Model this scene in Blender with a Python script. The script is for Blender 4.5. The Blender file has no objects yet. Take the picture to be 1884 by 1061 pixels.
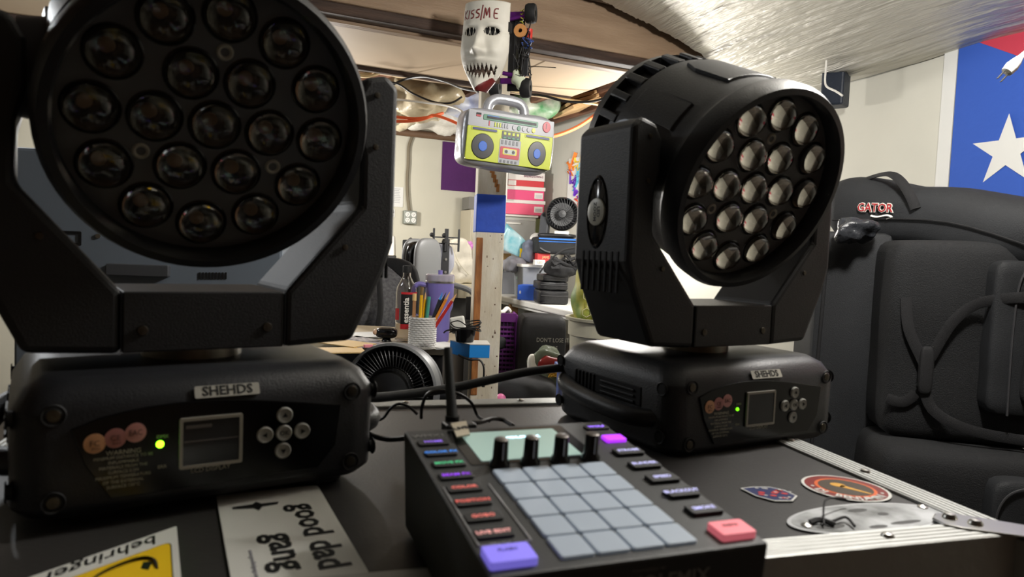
import bpy, math, random
from math import sin, cos, pi, radians, sqrt, atan2
from mathutils import Vector, Matrix, noise
random.seed(7)
SC = bpy.context.scene
COL = SC.collection
# ---------------------------------------------------------------- camera
F_PX, W_PX, H_PX, EYE = 1300.0, 1884, 1061, Vector((0, 0, 1.07))
_p, _r = radians(3.2), radians(2.4)
FW = Vector((0, cos(_p), -sin(_p)))
_rt = Vector((1, 0, 0)); _up = _rt.cross(FW)
RT = _rt * cos(_r) + _up * sin(_r)
UP = _up * cos(_r) - _rt * sin(_r)
cam_data = bpy.data.cameras.new('camera')
cam_data.lens = 36 * F_PX / W_PX
cam_data.sensor_width = 36
cam_data.clip_start = .02
cam_data.dof.use_dof = True
cam_data.dof.focus_distance = 2.6
cam_data.dof.aperture_fstop = 8.5
cam = bpy.data.objects.new('camera', cam_data); COL.objects.link(cam)
cam.matrix_world = Matrix(((RT.x, UP.x, -FW.x, EYE.x), (RT.y, UP.y, -FW.y, EYE.y), (RT.z, UP.z, -FW.z, EYE.z), (0, 0, 0, 1)))
SC.camera = cam
# ---------------------------------------------------------------- world, lights, exposure
wd = bpy.data.worlds.new('world'); SC.world = wd; wd.use_nodes = True
wd.node_tree.nodes['Background'].inputs[0].default_value = (.64, .64, .65, 1)
wd.node_tree.nodes['Background'].inputs[1].default_value = .1
SC.view_settings.view_transform = 'Standard'; SC.view_settings.look = 'None'
SC.view_settings.gamma = 1; SC.view_settings.use_curve_mapping = False
SC.view_settings.exposure = 0.0
def area(name, loc, rot, sx, sy, power, col):
    l = bpy.data.lights.new(name, 'AREA'); l.shape = 'RECTANGLE'; l.size = sx; l.size_y = sy
    l.energy = power; l.color = col
    o = bpy.data.objects.new(name, l); COL.objects.link(o); o.location = loc; o.rotation_euler = rot; return o
def bulb(name, loc, power, col, r=.07):
    l = bpy.data.lights.new(name, 'POINT'); l.energy = power; l.color = col; l.shadow_soft_size = r
    o = bpy.data.objects.new(name, l); COL.objects.link(o); o.location = loc; return o
bulb('bulb_main', (.86, 1.32, 1.84), 66, (1, .965, .915))
bulb('fill_rear_right', (.55, 3.85, 1.45), 46, (1, .965, .92), .10)  # unseen fill light added to brighten the far right of the room
bulb('fill_rear_left', (-1.35, 4.1, 1.5), 86, (1, .965, .92), .10)  # second added fill, evens out the back wall at left; no lamp body
bulb('bulb_left', (-1.7, 2.0, 1.8), 22, (.93, .97, 1))
# ---------------------------------------------------------------- picking helpers
def ray(px, py): return FW + RT * ((px - 942) / F_PX) - UP * ((py - 530.5) / F_PX)
def PD(px, py, d): return EYE + ray(px, py) * d
def PZ(px, py, z):
    r = ray(px, py); return EYE + r * ((z - EYE.z) / r.z)
def PP(px, py, P, n):
    r = ray(px, py); return EYE + r * ((P - EYE).dot(n) / r.dot(n))
def FR(P, yaw=0, tilt=0, roll=0):
    return Matrix.Translation(P) @ Matrix.Rotation(yaw, 4, 'Z') @ Matrix.Rotation(tilt, 4, 'X') @ Matrix.Rotation(roll, 4, 'Y')
# ---------------------------------------------------------------- materials
def lin(c):
    return tuple(((v / 255) / 12.92 if v / 255 <= .04045 else ((v / 255 + .055) / 1.055) ** 2.4) for v in c)
MATS = {}
def mat(name, rgb, rough=.55, metal=0, bump=0, bscale=40, var=0, vscale=6, rgb2=None, emit=0, trans=0, coat=0, alpha=1, ior=1.45, spec=.5, stretch=None):
    if name in MATS: return MATS[name]
    m = bpy.data.materials.new(name); m.use_nodes = True; nt = m.node_tree; b = nt.nodes['Principled BSDF']
    c = lin(rgb) + (1,)
    b.inputs['Base Color'].default_value = c; b.inputs['Roughness'].default_value = rough; b.inputs['Metallic'].default_value = metal
    b.inputs['Specular IOR Level'].default_value = spec; b.inputs['IOR'].default_value = ior
    b.inputs['Transmission Weight'].default_value = trans; b.inputs['Coat Weight'].default_value = coat; b.inputs['Alpha'].default_value = alpha
    tc = None
    def coords(sc):
        t = nt.nodes.new('ShaderNodeTexCoord'); mp = nt.nodes.new('ShaderNodeMapping')
        nt.links.new(t.outputs['Object'], mp.inputs[0])
        if stretch: mp.inputs['Scale'].default_value = stretch
        n = nt.nodes.new('ShaderNodeTexNoise'); n.inputs['Scale'].default_value = sc; n.inputs['Detail'].default_value = 5
        nt.links.new(mp.outputs[0], n.inputs['Vector']); return n
    if var or rgb2:
        n = coords(vscale); rp = nt.nodes.new('ShaderNodeValToRGB')
        rp.color_ramp.elements[0].position = .35; rp.color_ramp.elements[1].position = .68
        c2 = lin(rgb2) + (1,) if rgb2 else tuple(v * (1 - var) for v in c[:3]) + (1,)
        rp.color_ramp.elements[0].color = c2; rp.color_ramp.elements[1].color = c
        nt.links.new(n.outputs[0], rp.inputs[0]); nt.links.new(rp.outputs[0], b.inputs['Base Color'])
    if bump:
        n = coords(bscale); bp = nt.nodes.new('ShaderNodeBump'); bp.inputs['Strength'].default_value = bump; bp.inputs['Distance'].default_value = .01
        nt.links.new(n.outputs[0], bp.inputs['Height']); nt.links.new(bp.outputs[0], b.inputs['Normal'])
    if emit:
        b.inputs['Emission Color'].default_value = c; b.inputs['Emission Strength'].default_value = emit
    MATS[name] = m; return m
BLK = mat('black_plastic', (34, 35, 38), .42, bump=.12, bscale=500)
BLK2 = mat('black_powdercoat', (37, 37, 38), .5, bump=.15, bscale=700)
GLB = mat('gloss_black', (14, 14, 16), .18)
RUB = mat('black_rubber', (20, 20, 21), .7)
FAB = mat('black_fabric', (26, 27, 29), .85, bump=.35, bscale=320, var=.3, vscale=5)
FAB2 = mat('black_nylon', (32, 34, 37), .7, bump=.25, bscale=420, var=.25, vscale=7)
WEB = mat('webbing', (24, 24, 26), .8, bump=.3, bscale=600)
STEEL = mat('steel', (190, 188, 182), .28, 1)
SCREW = mat('screw_steel', (92, 86, 76), .4, 1)
ALU = mat('aluminium_rail', (186, 187, 184), .45, .5, bump=.1, bscale=60, stretch=(1, 30, 1))
WHT = mat('white_paint', (226, 224, 216), .55)
PAPER = mat('paper', (222, 222, 218), .8)
INK = mat('ink_black', (14, 14, 15), .7)
WOODL = mat('pale_wood', (196, 164, 118), .6, rgb2=(160, 122, 78), vscale=7, stretch=(1, 1, 8), bump=.15, bscale=25)
# ---------------------------------------------------------------- mesh builder
class MB:
    def __init__(s): s.v = []; s.f = []; s.mi = []; s.cur = 0
    def add(s, vs, fs, M=None):
        o = len(s.v)
        s.v += [tuple(M @ Vector(p)) if M is not None else tuple(p) for p in vs]
        for f in fs: s.f.append(tuple(i + o for i in f)); s.mi.append(s.cur)
        return s
    def box(s, c, d, M=None):
        x, y, z = d[0] / 2, d[1] / 2, d[2] / 2
        vs = [(c[0] + i * x, c[1] + j * y, c[2] + k * z) for i in (-1, 1) for j in (-1, 1) for k in (-1, 1)]
        return s.add(vs, [(0, 1, 3, 2), (4, 6, 7, 5), (0, 4, 5, 1), (2, 3, 7, 6), (0, 2, 6, 4), (1, 5, 7, 3)], M)
    def cyl(s, p0, p1, r0, r1=None, n=16, caps=True):
        p0, p1 = Vector(p0), Vector(p1); r1 = r0 if r1 is None else r1
        a = (p1 - p0).normalized(); u = a.orthogonal().normalized(); w = a.cross(u)
        vs = []
        for p, r in ((p0, r0), (p1, r1)):
            vs += [p + (u * cos(2 * pi * i / n) + w * sin(2 * pi * i / n)) * r for i in range(n)]
        fs = [(i, (i + 1) % n, n + (i + 1) % n, n + i) for i in range(n)]
        if caps: fs += [tuple(range(n))[::-1], tuple(range(n, 2 * n))]
        return s.add(vs, fs)
    def lathe(s, prof, n=32, M=None, close=False, a0=0, a1=2 * pi):
        full = abs(a1 - a0 - 2 * pi) < 1e-6; m = n if full else n + 1
        vs = [(r * cos(a0 + (a1 - a0) * i / n), r * sin(a0 + (a1 - a0) * i / n), z) for r, z in prof for i in range(m)]
        k = len(prof); fs = []
        for j in range(k - 1 + (1 if close else 0)):
            j2 = (j + 1) % k
            for i in range(n): fs.append((j * m + i, j * m + (i + 1) % m, j2 * m + (i + 1) % m, j2 * m + i))
        return s.add(vs, fs, M)
    def tube(s, pts, r, n=8, smooth=6, flat=1, closed=False, nrm=None):
        P = [Vector(p) for p in pts]
        if smooth and len(P) > 2:
            Q = []; L = len(P)
            for i in range(L if closed else L - 1):
                g = lambda k: P[k % L] if closed else P[max(0, min(L - 1, k))]
                a, b, c, d = g(i - 1), g(i), g(i + 1), g(i + 2)
                for k in range(smooth):
                    t = k / smooth
                    Q.append(.5 * ((2 * b) + (c - a) * t + (2 * a - 5 * b + 4 * c - d) * t * t + (3 * b - a - 3 * c + d) * t ** 3))
            if not closed: Q.append(P[-1])
            P = Q
        L = len(P); vs = []; u = None
        for i, p in enumerate(P):
            t = ((P[(i + 1) % L] - P[i - 1]) if closed else (P[min(i + 1, L - 1)] - P[max(i - 1, 0)]))
            t = t.normalized() if t.length > 1e-9 else Vector((0, 0, 1))
            if u is None: u = t.orthogonal().normalized()
            if nrm is not None: u = Vector(nrm).cross(t)
            u = (u - t * u.dot(t)); u = u.normalized() if u.length > 1e-6 else t.orthogonal().normalized()
            w = t.cross(u); rr = r(i / max(1, L - 1)) if callable(r) else r
            vs += [p + (u * cos(2 * pi * k / n) + w * sin(2 * pi * k / n) * flat) * rr for k in range(n)]
        fs = [(i * n + k, i * n + (k + 1) % n, ((i + 1) % L) * n + (k + 1) % n, ((i + 1) % L) * n + k) for i in range(L if closed else L - 1) for k in range(n)]
        if not closed: fs += [tuple(range(n))[::-1], tuple(range((L - 1) * n, L * n))]
        return s.add(vs, fs)
    def prism(s, poly, y0, y1, M=None):          # polygon in local x,z, extruded along y
        n = len(poly)
        vs = [(a, y0, b) for a, b in poly] + [(a, y1, b) for a, b in poly]
        fs = [tuple(range(n)), tuple(range(n, 2 * n))[::-1]] + [(i, i + n, (i + 1) % n + n, (i + 1) % n) for i in range(n)]
        return s.add(vs, fs, M)
    def slab(s, poly, z0, z1, M=None):           # polygon in x,y, extruded along z
        n = len(poly)
        vs = [(a, b, z0) for a, b in poly] + [(a, b, z1) for a, b in poly]
        fs = [tuple(range(n))[::-1], tuple(range(n, 2 * n))] + [(i, (i + 1) % n, (i + 1) % n + n, i + n) for i in range(n)]
        return s.add(vs, fs, M)
    def ringprism(s, outer, inner, y0, y1, M=None):
        n = len(outer); vs = [(a, y, b) for y in (y0, y1) for P in (outer, inner) for a, b in P]
        fs = []
        for i in range(n):
            j = (i + 1) % n
            fs += [(i, j, n + j, n + i), (2 * n + i, 3 * n + i, 3 * n + j, 2 * n + j), (i, 2 * n + i, 2 * n + j, j), (n + i, n + j, 3 * n + j, 3 * n + i)]
        return s.add(vs, fs, M)
    def grid(s, fn, nu, nv, closeu=False):
        m = nu if closeu else nu + 1
        vs = [fn(i / nu, j / nv) for j in range(nv + 1) for i in range(m)]
        fs = [(j * m + i, j * m + (i + 1) % m, (j + 1) * m + (i + 1) % m, (j + 1) * m + i) for j in range(nv) for i in range(nu)]
        return s.add(vs, fs)
    def sph(s, c, r, n=16, M=None):
        rx, ry, rz = r if isinstance(r, tuple) else (r, r, r); k = n // 2
        vs = [(c[0] + rx * sin(pi * j / k) * cos(2 * pi * i / n), c[1] + ry * sin(pi * j / k) * sin(2 * pi * i / n), c[2] + rz * cos(pi * j / k)) for j in range(k + 1) for i in range(n)]
        fs = [(j * n + i, (j + 1) * n + i, (j + 1) * n + (i + 1) % n, j * n + (i + 1) % n) for j in range(k) for i in range(n)]
        return s.add(vs, fs, M)
    def soft(s, c, d, e=.25, nz=0, ns=6, n=10, M=None, seed=0):   # rounded, slightly lumpy box
        vs = []; fs = []; idx = {}
        def key(i, j, k):
            if (i, j, k) not in idx:
                p = Vector((i / n * 2 - 1, j / n * 2 - 1, k / n * 2 - 1))
                L4 = (abs(p.x) ** (2 / e) + abs(p.y) ** (2 / e) + abs(p.z) ** (2 / e)) ** (e / 2)
                q = p / L4
                w = Vector((q.x * d[0] / 2, q.y * d[1] / 2, q.z * d[2] / 2))
                if nz: w += q.normalized() * nz * noise.noise(w * ns + Vector((seed, seed * 2, 0)))
                idx[(i, j, k)] = len(vs); vs.append(Vector(c) + w)
            return idx[(i, j, k)]
        for a in range(n):
            for b in range(n):
                for f in (lambda u, v: (0, v, u), lambda u, v: (n, u, v), lambda u, v: (u, 0, v), lambda u, v: (v, n, u), lambda u, v: (v, u, 0), lambda u, v: (u, v, n)):
                    fs.append(tuple(key(*f(*q)) for q in ((a, b), (a + 1, b), (a + 1, b + 1), (a, b + 1))))
        return s.add(vs, fs, M)
    def build(s, name, m, parent=None, smooth=True, bevel=0, label=None, seg=2):
        me = bpy.data.meshes.new(name); me.from_pydata(s.v, [], s.f)
        for q in (m if isinstance(m, (list, tuple)) else [m]): me.materials.append(q)
        if isinstance(m, (list, tuple)): me.polygons.foreach_set('material_index', s.mi)
        me.update()
        if smooth:
            me.polygons.foreach_set('use_smooth', [True] * len(me.polygons))
            me.set_sharp_from_angle(angle=radians(38))
        o = bpy.data.objects.new(name, me); COL.objects.link(o)
        if parent is not None: o.parent = parent
        if bevel:
            md = o.modifiers.new('bevel', 'BEVEL'); md.width = bevel; md.segments = seg; md.limit_method = 'ANGLE'; md.angle_limit = radians(35)
        if label: o['label'] = label
        return o
def tag(o, label, cat, group=None):
    o['label'] = label; o['category'] = cat
    if group: o['group'] = group
    return o
def thing(name, label, cat, M=None, group=None):
    o = bpy.data.objects.new(name, None); COL.objects.link(o); o.empty_display_size = .05
    if M is not None: o.matrix_world = M
    return tag(o, label, cat, group)
def place(o, M): o.matrix_world = M; return o
def struct(o): o['kind'] = 'structure'; return o
RX90 = Matrix.Rotation(pi / 2, 4, 'X')
def text(name, s, size, m, parent, M, ext=.0002, align='CENTER', label=None, sx=1, bold=0):
    cu = bpy.data.curves.new(name, 'FONT'); cu.body = s; cu.size = size; cu.align_x = align; cu.align_y = 'CENTER'
    cu.extrude = ext; cu.resolution_u = 2; cu.offset = bold
    t = bpy.data.objects.new('tmp', cu); me = bpy.data.meshes.new_from_object(t); bpy.data.objects.remove(t)
    me.name = name; me.materials.clear(); me.materials.append(m); me.transform(M @ Matrix.Diagonal((sx, 1, 1, 1)))
    o = bpy.data.objects.new(name, me); COL.objects.link(o)
    if parent is not None: o.parent = parent
    if label: o['label'] = label
    return o
def TF(x, y, z, tilt=0, rz=0):          # lettering standing in the local xz plane, facing -y
    return Matrix.Translation((x, y, z)) @ Matrix.Rotation(tilt, 4, 'X') @ Matrix.Rotation(rz, 4, 'Y') @ RX90
def TZ(x, y, z, rz=0): return Matrix.Translation((x, y, z)) @ Matrix.Rotation(rz, 4, 'Z')
def ngon(cx, cy, rx, ry, n=24, a0=0): return [(cx + rx * cos(a0 + 2 * pi * i / n), cy + ry * sin(a0 + 2 * pi * i / n)) for i in range(n)]
def rrect(x0, y0, x1, y1, r, k=4):
    out = []
    for cx, cy, a in ((x1 - r, y1 - r, 0), (x0 + r, y1 - r, pi / 2), (x0 + r, y0 + r, pi), (x1 - r, y0 + r, 3 * pi / 2)):
        out += [(cx + r * cos(a + pi / 2 * i / k), cy + r * sin(a + pi / 2 * i / k)) for i in range(k + 1)]
    return out
def face(px0, yt, px1, yb, d, yaw, z0=None):
    """front rectangle standing at depth d: returns frame at its bottom-left corner, width, height"""
    ym = (yt + yb) / 2; n = Vector((sin(yaw), -cos(yaw), 0)); h = Vector((cos(yaw), sin(yaw), 0))
    A = PD(px0, ym, d); B = PP(px1, ym, A, n)
    zt = PP((px0 + px1) / 2, yt, A, n).z; zb = PP((px0 + px1) / 2, yb, A, n).z if z0 is None else z0
    return FR(Vector((A.x, A.y, zb)), yaw), (B - A).dot(h), zt - zb
def carton(name, label, cat, px0, yt, px1, yb, d, yaw, dep, m, group=None, z0=None, bevel=.004):
    M, w, h = face(px0, yt, px1, yb, d, yaw, z0)
    o = thing(name, label, cat, M, group)
    MB().box((w / 2, dep / 2, h / 2), (w, dep, h)).build('body', m, o, smooth=False, bevel=bevel)
    return o, w, h
# ================================================================ ROOM
RY = radians(25); K = Vector((.03, 6.0, 0)); ROOM = FR(K, RY)
XR = Vector((cos(RY), sin(RY), 0)); YR = Vector((-sin(RY), cos(RY), 0))
CREAM = mat('cream_painted_wall', (210, 206, 188), .8, var=.10, vscale=1.6, bump=.15, bscale=14)
WALLR = mat('offwhite_painted_wall', (204, 202, 190), .8, var=.1, vscale=1.3, bump=.12, bscale=12)
CONC = mat('dark_concrete_floor', (74, 68, 62), .8, var=.4, vscale=2, bump=.3, bscale=20)
SUB = mat('plywood_subfloor', (120, 92, 66), .8, rgb2=(70, 50, 36), vscale=3, bump=.2, bscale=20)
def rbox(name, c, d, m, bevel=0, smooth=False):
    o = MB().box(c, d).build(name, m, smooth=smooth, bevel=bevel); return place(o, ROOM.copy())
struct(rbox('floor', (-2.5, -3.75, -.05), (5.4, 7.9, .1), CONC))
struct(rbox('wall_back', (-2.5, .05, 1.1), (5.2, .1, 2.2), CREAM))
struct(rbox('wall_right', (.05, -3.75, 1.1), (.1, 7.6, 2.2), WALLR))
struct(rbox('wall_left', (-5.05, -3.75, 1.1), (.1, 7.6, 2.2), mat('taupe_wall', (130, 122, 108), .8)))
struct(rbox('wall_front', (-2.5, -7.55, 1.1), (5.2, .1, 2.2), SUB))
cl = struct(rbox('ceiling', (-2.5, -3.75, 2.24), (5.4, 7.9, .06), SUB))
# tan painted main beam (boards and a dark lower lip)
TAN = mat('tan_painted_timber', (158, 134, 108), .6, rgb2=(134, 110, 86), vscale=2.2, stretch=(1, 6, 6), bump=.3, bscale=18)
TAND = mat('dark_brown_timber', (74, 54, 42), .7, rgb2=(44, 30, 22), vscale=4, stretch=(1, 8, 8), bump=.3, bscale=20)
TANP = mat('painted_plywood_panel', (166, 148, 124), .65, rgb2=(160, 140, 116), vscale=1.6, bump=.1, bscale=8)
bm_ = thing('ceiling_beam', 'long tan painted timber beam crossing the room under the ceiling, knotty face', 'beam', ROOM @ Matrix.Translation((-2.5, -2.90, 1.855)))
MB().box((0, .03, .135), (4.98, .06, .19)).build('face_board', TAN, bm_, False, .006)
MB().box((0, .09, .11), (4.98, .05, .24)).build('rear_board', TAN, bm_, False, .004)
MB().box((0, .045, .02), (4.98, .09, .04)).build('lower_lip', TAND, bm_, False, .006)
pn = thing('plywood_panel', 'flat painted plywood ceiling panel just behind the tan beam', 'panel', ROOM @ Matrix.Translation((-1.6, -2.34, 1.945)))
MB().box((-.35, 0, 0), (2.7, .87, .018)).build('sheet', TANP, pn, False, .002)
MB().box((-.35, .46, -.012), (2.7, .03, .03)).build('edge_batten', TAND, pn, False, .002)
MB().box((-.35, .52, .0), (2.7, .09, .02)).build('trim_board', TANP, pn, False, .002)
MB().box((.55, 0, -.011), (.05, .9, .004)).build('joint_strip', TANP, pn, False)
# joists over the far half of the room
JW = mat('rough_joist', (116, 78, 54), .75, rgb2=(70, 46, 34), vscale=5, stretch=(8, 1, 8), bump=.3, bscale=22)
for i, od in enumerate(('nearest the right wall', 'second from the right wall', 'third from the right wall', 'fourth from the right wall', 'fifth from the right wall', 'sixth from the right wall', 'seventh from the right wall', 'eighth from the right wall')):
    j = rbox('ceiling_joist', (-.2 - i * .42, -.9, 2.085), (.04, 1.74, .23), JW, .004)
    tag(j, 'rough brown ceiling joist beyond the panel, ' + od, 'joist', 'joists above the far wall')
for k, (xa, lab) in enumerate(((-.62, 'reddish brown diagonal wooden brace between joists right of the silver radio'), (-1.5, 'dusty diagonal wooden brace above the plastic wrapped insulation'))):
    o = MB().cyl((0, 0, 0), (.40, .1, .17), .022, n=4).build('joist_brace', mat('orange_brown_wood', (150, 92, 52), .7, rgb2=(104, 62, 38), vscale=6), smooth=False)
    place(o, ROOM @ Matrix.Translation((xa, -1.1, 1.95))); tag(o, lab, 'brace')
# pipe along the top of the back wall
pp = thing('wall_pipe', 'brown painted pipe running along the top of the back wall', 'pipe', ROOM @ Matrix.Translation((-2.2, -.07, 1.93)))
MB().cyl((-2.5, 0, 0), (2.1, 0, 0), .028, n=12).build('pipe', mat('brown_pipe', (110, 84, 62), .6, var=.3), pp)
MB().cyl((.1, 0, 0), (.22, 0, 0), .036, n=12).build('coupling', mat('brown_pipe', (110, 84, 62)), pp)
# crumpled foil insulation: near ceiling
def foilh(x, y):
    s = max(0, min(1, (x + 1.25) / 1.25)); s = s * s * (3 - 2 * s)
    far = max(0, min(1, (y + 5) / 2))
    z = 2.07 - (.16 + .08 * far) * s
    return z + .014 * noise.noise(Vector((x * 3, y * 2, 0))) + .006 * noise.noise(Vector((x * 20 + y * 2, y * 2.2, 3))) + .006 * noise.noise(Vector((x * 50, y * 3.5, 5))) + .003 * noise.noise(Vector((x * 110, y * 8, 5)))
FOIL = mat('foil_insulation', (208, 205, 196), .45, .7, bump=.8, bscale=26, stretch=(5, .6, 1))
fo = MB().grid(lambda u, v: (-2.6 + 2.59 * u, -6.2 + 3.23 * v, foilh(-2.6 + 2.59 * u, -6.2 + 3.23 * v)), 420, 50).build('foil_insulation_sheet', FOIL)
place(fo, ROOM.copy()); tag(fo, 'wrinkled silver foil insulation sheet stapled under the near ceiling', 'insulation')
# post
POST = mat('chipped_white_post', (220, 214, 198), .7, rgb2=(198, 186, 162), vscale=5, stretch=(3, 3, 1), bump=.3, bscale=24)
pyaw = radians(8)
Ptop = PD(903, 330, 2.8); Pf = Vector((Ptop.x, Ptop.y, 0))
post = thing('support_post', 'square white painted wooden post with rust marks and a blue tape band', 'post', FR(Pf, pyaw))
pw = .112
MB().box((0, 0, .93), (pw, pw, 1.85)).build('shaft', POST, post, False, .006)
zt0 = PD(900, 428, 2.75).z; zt1 = PD(900, 357, 2.75).z
MB().box((0, 0, (zt0 + zt1) / 2), (pw + .004, pw + .004, zt1 - zt0)).build('tape_band', mat('blue_tape', (44, 84, 196), .6, var=.15, vscale=20, bump=.1, bscale=60), post, False, .005, label='blue painter tape wrapped round the post')
MB().box((-.04, -pw / 2 - .001, zt0 - .33), (.026, .006, .62)).build('bare_strip', mat('rust_wood', (176, 116, 62), .7, rgb2=(120, 72, 40), vscale=9, stretch=(4, 4, 1), bump=.4, bscale=30), post, False, .003, label='bare orange brown strip of wood')
g = MB()
for a in range(6):
    t = a / 5; g.box((.0 - .012 + .035 * t, -pw / 2 - .0006, zt1 + .115 - .09 * t), (.012, .002, .03))
g.build('rust_streak', mat('rust_stain', (168, 112, 60), .8), post, False)
g = MB()
random.seed(3)
for a in range(38): g.box((random.uniform(.0, .05) * random.choice((1, 1, -.2)), -pw / 2 - .0003, random.uniform(.15, zt0)), (random.uniform(.001, .005), .001, random.uniform(.002, .012)))
g.build('chipped_spots', mat('brown_chip', (92, 66, 46), .8), post, False)
# ================================================================ BACK WALL ITEMS
nB = -YR; PB = K + Vector((0, 0, 1))
def backpt(px, py, off=.0): return PP(px, py, PB + nB * off, nB)
def onwall(name, label, cat, px0, yt, px1, yb, m, th=.004, off=.002):
    A = backpt(px0, yb, off); B = backpt(px1, yb, off); T = backpt(px0, yt, off)
    w = (B - A).dot(XR); h = T.z - A.z
    o = MB().box((w / 2, -th / 2, h / 2), (w, th, h)).build(name, m, smooth=False)
    place(o, FR(A, RY)); tag(o, label, cat); return o, w, h
onwall('purple_cloth', 'plain dark purple canvas hung on the cream back wall', 'canvas', 811, 260, 888, 349, mat('purple_canvas', (86, 38, 100), .8, bump=.9, bscale=7, var=.2, vscale=3), .012)
o, w, h = onwall('notice_sheet', 'white printed notice sheet on the back wall above a small sketch', 'paper', 708, 342, 741, 379, PAPER)
g = MB()
for i in range(9): g.box((w * .5, -.005, h * (.9 - .085 * i)), (w * random.uniform(.5, .75), .0006, h * .02))
g.build('printed_lines', mat('grey_print', (150, 150, 156), .8), o, False)
o, w, h = onwall('small_sketch', 'small black ink sketch on paper beside the big left spotlight', 'drawing', 706, 384, 726, 398, PAPER)
g = MB()
for i in range(7): g.tube([(w * random.uniform(.1, .9), -.005, h * random.uniform(.1, .9)) for _ in range(4)], .004, 5, 4)
g.build('ink_strokes', INK, o)
A = backpt(752, 400, 0); ob = thing('outlet_box', 'grey metal four socket outlet box fixed to the back wall', 'outlet', FR(A, RY))
MB().box((0, -.025, 0), (.105, .05, .105)).build('box', mat('grey_metal_box', (142, 146, 138), .5, .3), ob, False, .006)
for sx in (-.024, .024):
    for sz in (-.022, .022):
        s_ = MB().cyl((sx, -.05, sz), (sx, -.054, sz), .019, n=16).build('socket', mat('socket_white', (232, 230, 224), .4), ob)
        MB().box((sx - .006, -.0545, sz + .003), (.003, .001, .009)).box((sx + .006, -.0545, sz + .003), (.003, .001, .009)).cyl((sx, -.054, sz - .009), (sx, -.055, sz - .009), .003, n=8).build('slots', INK, s_, False)
tp = backpt(757, 240, .02); pts = [backpt(q[0], q[1], .02) for q in ((753, 388), (750, 360), (749, 330), (751, 300), (752, 270), (758, 252), (762, 243))]
tag(MB().tube(pts, .012, 8).build('wall_conduit', mat('grey_conduit', (122, 112, 92), .55)), 'grey cable conduit running down the back wall to the outlet box', 'conduit')
# ================================================================ RIGHT WALL: flag, speaker box
nR = -XR; PR = K + Vector((0, 0, 1))
def rpt(px, py, off=0.0): return PP(px, py, PR + nR * off, nR)
P1 = rpt(1768, 66, .01); P2 = rpt(1855, 278, .01)
HF = 2 * (P1.z - P2.z); fl = thing('wall_flag', 'large flag with white star on blue triangle and red stripe, pinned to right wall', 'flag', Matrix.Translation((P1.x, P1.y, P1.z)) @ Matrix.Rotation(RY - pi / 2, 4, 'Z'))
# local x runs along the wall towards the camera, -z down
FB = mat('flag_blue', (44, 84, 176), .75, bump=.1, bscale=30); FRD = mat('flag_red', (184, 52, 72), .75); FWH = mat('flag_white', (214, 214, 210), .75)
def wav(x, z): return -.006 - .005 * sin(x * 9 + z * 3)
def flagpoly(name, poly, m, dy=0, lab=None):
    vs = [(x, wav(x, z) + dy, z) for x, z in poly] + [(x, wav(x, z) + dy + .002, z) for x, z in poly]; n = len(poly)
    q = MB(); q.add(vs, [tuple(range(n)), tuple(range(n, 2 * n))[::-1]] + [(i, i + n, (i + 1) % n + n, (i + 1) % n) for i in range(n)]); return q.build(name, m, fl, False, label=lab)
TRI = .866 * HF
for i in range(5):
    z0, z1 = -HF * i / 5, -HF * (i + 1) / 5
    xa = TRI * (2 * i / 5) if i < 2.5 else TRI * 2 * (1 - i / 5); xb = TRI * 2 * (i + 1) / 5 if i + 1 <= 2.5 else TRI * 2 * (1 - (i + 1) / 5)
    poly = [(xa, z0)] + ([(TRI, -HF / 2)] if i == 2 else []) + [(xb, z1), (1.5 * HF, z1), (1.5 * HF, z0)]
    flagpoly('stripe', poly, (FRD, FWH)[i % 2], lab=('red stripe', 'white stripe')[i % 2])
flagpoly('triangle', [(0, 0), (TRI * .5, -HF * .25), (TRI, -HF / 2), (TRI * .5, -HF * .75), (0, -HF)], FB, lab='blue triangle')
xs = TRI / 3; RS = abs(rpt(1857, 210, .01).z - P2.z); RS = max(.12, RS)
star = []
xs = (P2 - P1).dot(-YR)
for i in range(10):
    a = pi / 2 + i * pi / 5; r = RS if i % 2 == 0 else RS * .382; star.append((xs + r * cos(a), -HF / 2 + r * sin(a)))
flagpoly('star', star, FWH, -.002, 'white star')
MB().box((-.028, -.004, -HF / 2), (.05, .004, HF)).build('header_tape', FWH, fl, False, label='white hoist tape')
MB().lathe([(.008, 0), (.013, .001), (.013, -.001), (.008, 0)], 16, TF(-.028, -.007, -.02)).build('grommet', STEEL, fl)
# wall speaker hung at the beam end
A = rpt(1538, 150, .12); sp = thing('wall_speaker', 'small dark box speaker hung at the right end of the beam', 'speaker', FR(A, RY - pi / 2 + .4))
MB().box((0, 0, -.01), (.09, .09, .19)).build('cabinet', mat('blueblack_cabinet', (34, 42, 56), .5, bump=.2, bscale=90), sp, False, .008)
MB().box((-.02, 0, .12), (.04, .03, .05)).build('bracket', STEEL, sp, False, .003)
pts = [rpt(q[0], q[1], .26) for q in ((1521, 104), (1519, 130), (1518, 150), (1522, 160), (1538, 168), (1550, 176))]
tag(MB().tube(pts, .004, 8).build('speaker_wire', WHT), 'white wire hanging in a bend around the dark wall speaker', 'cable')
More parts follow.
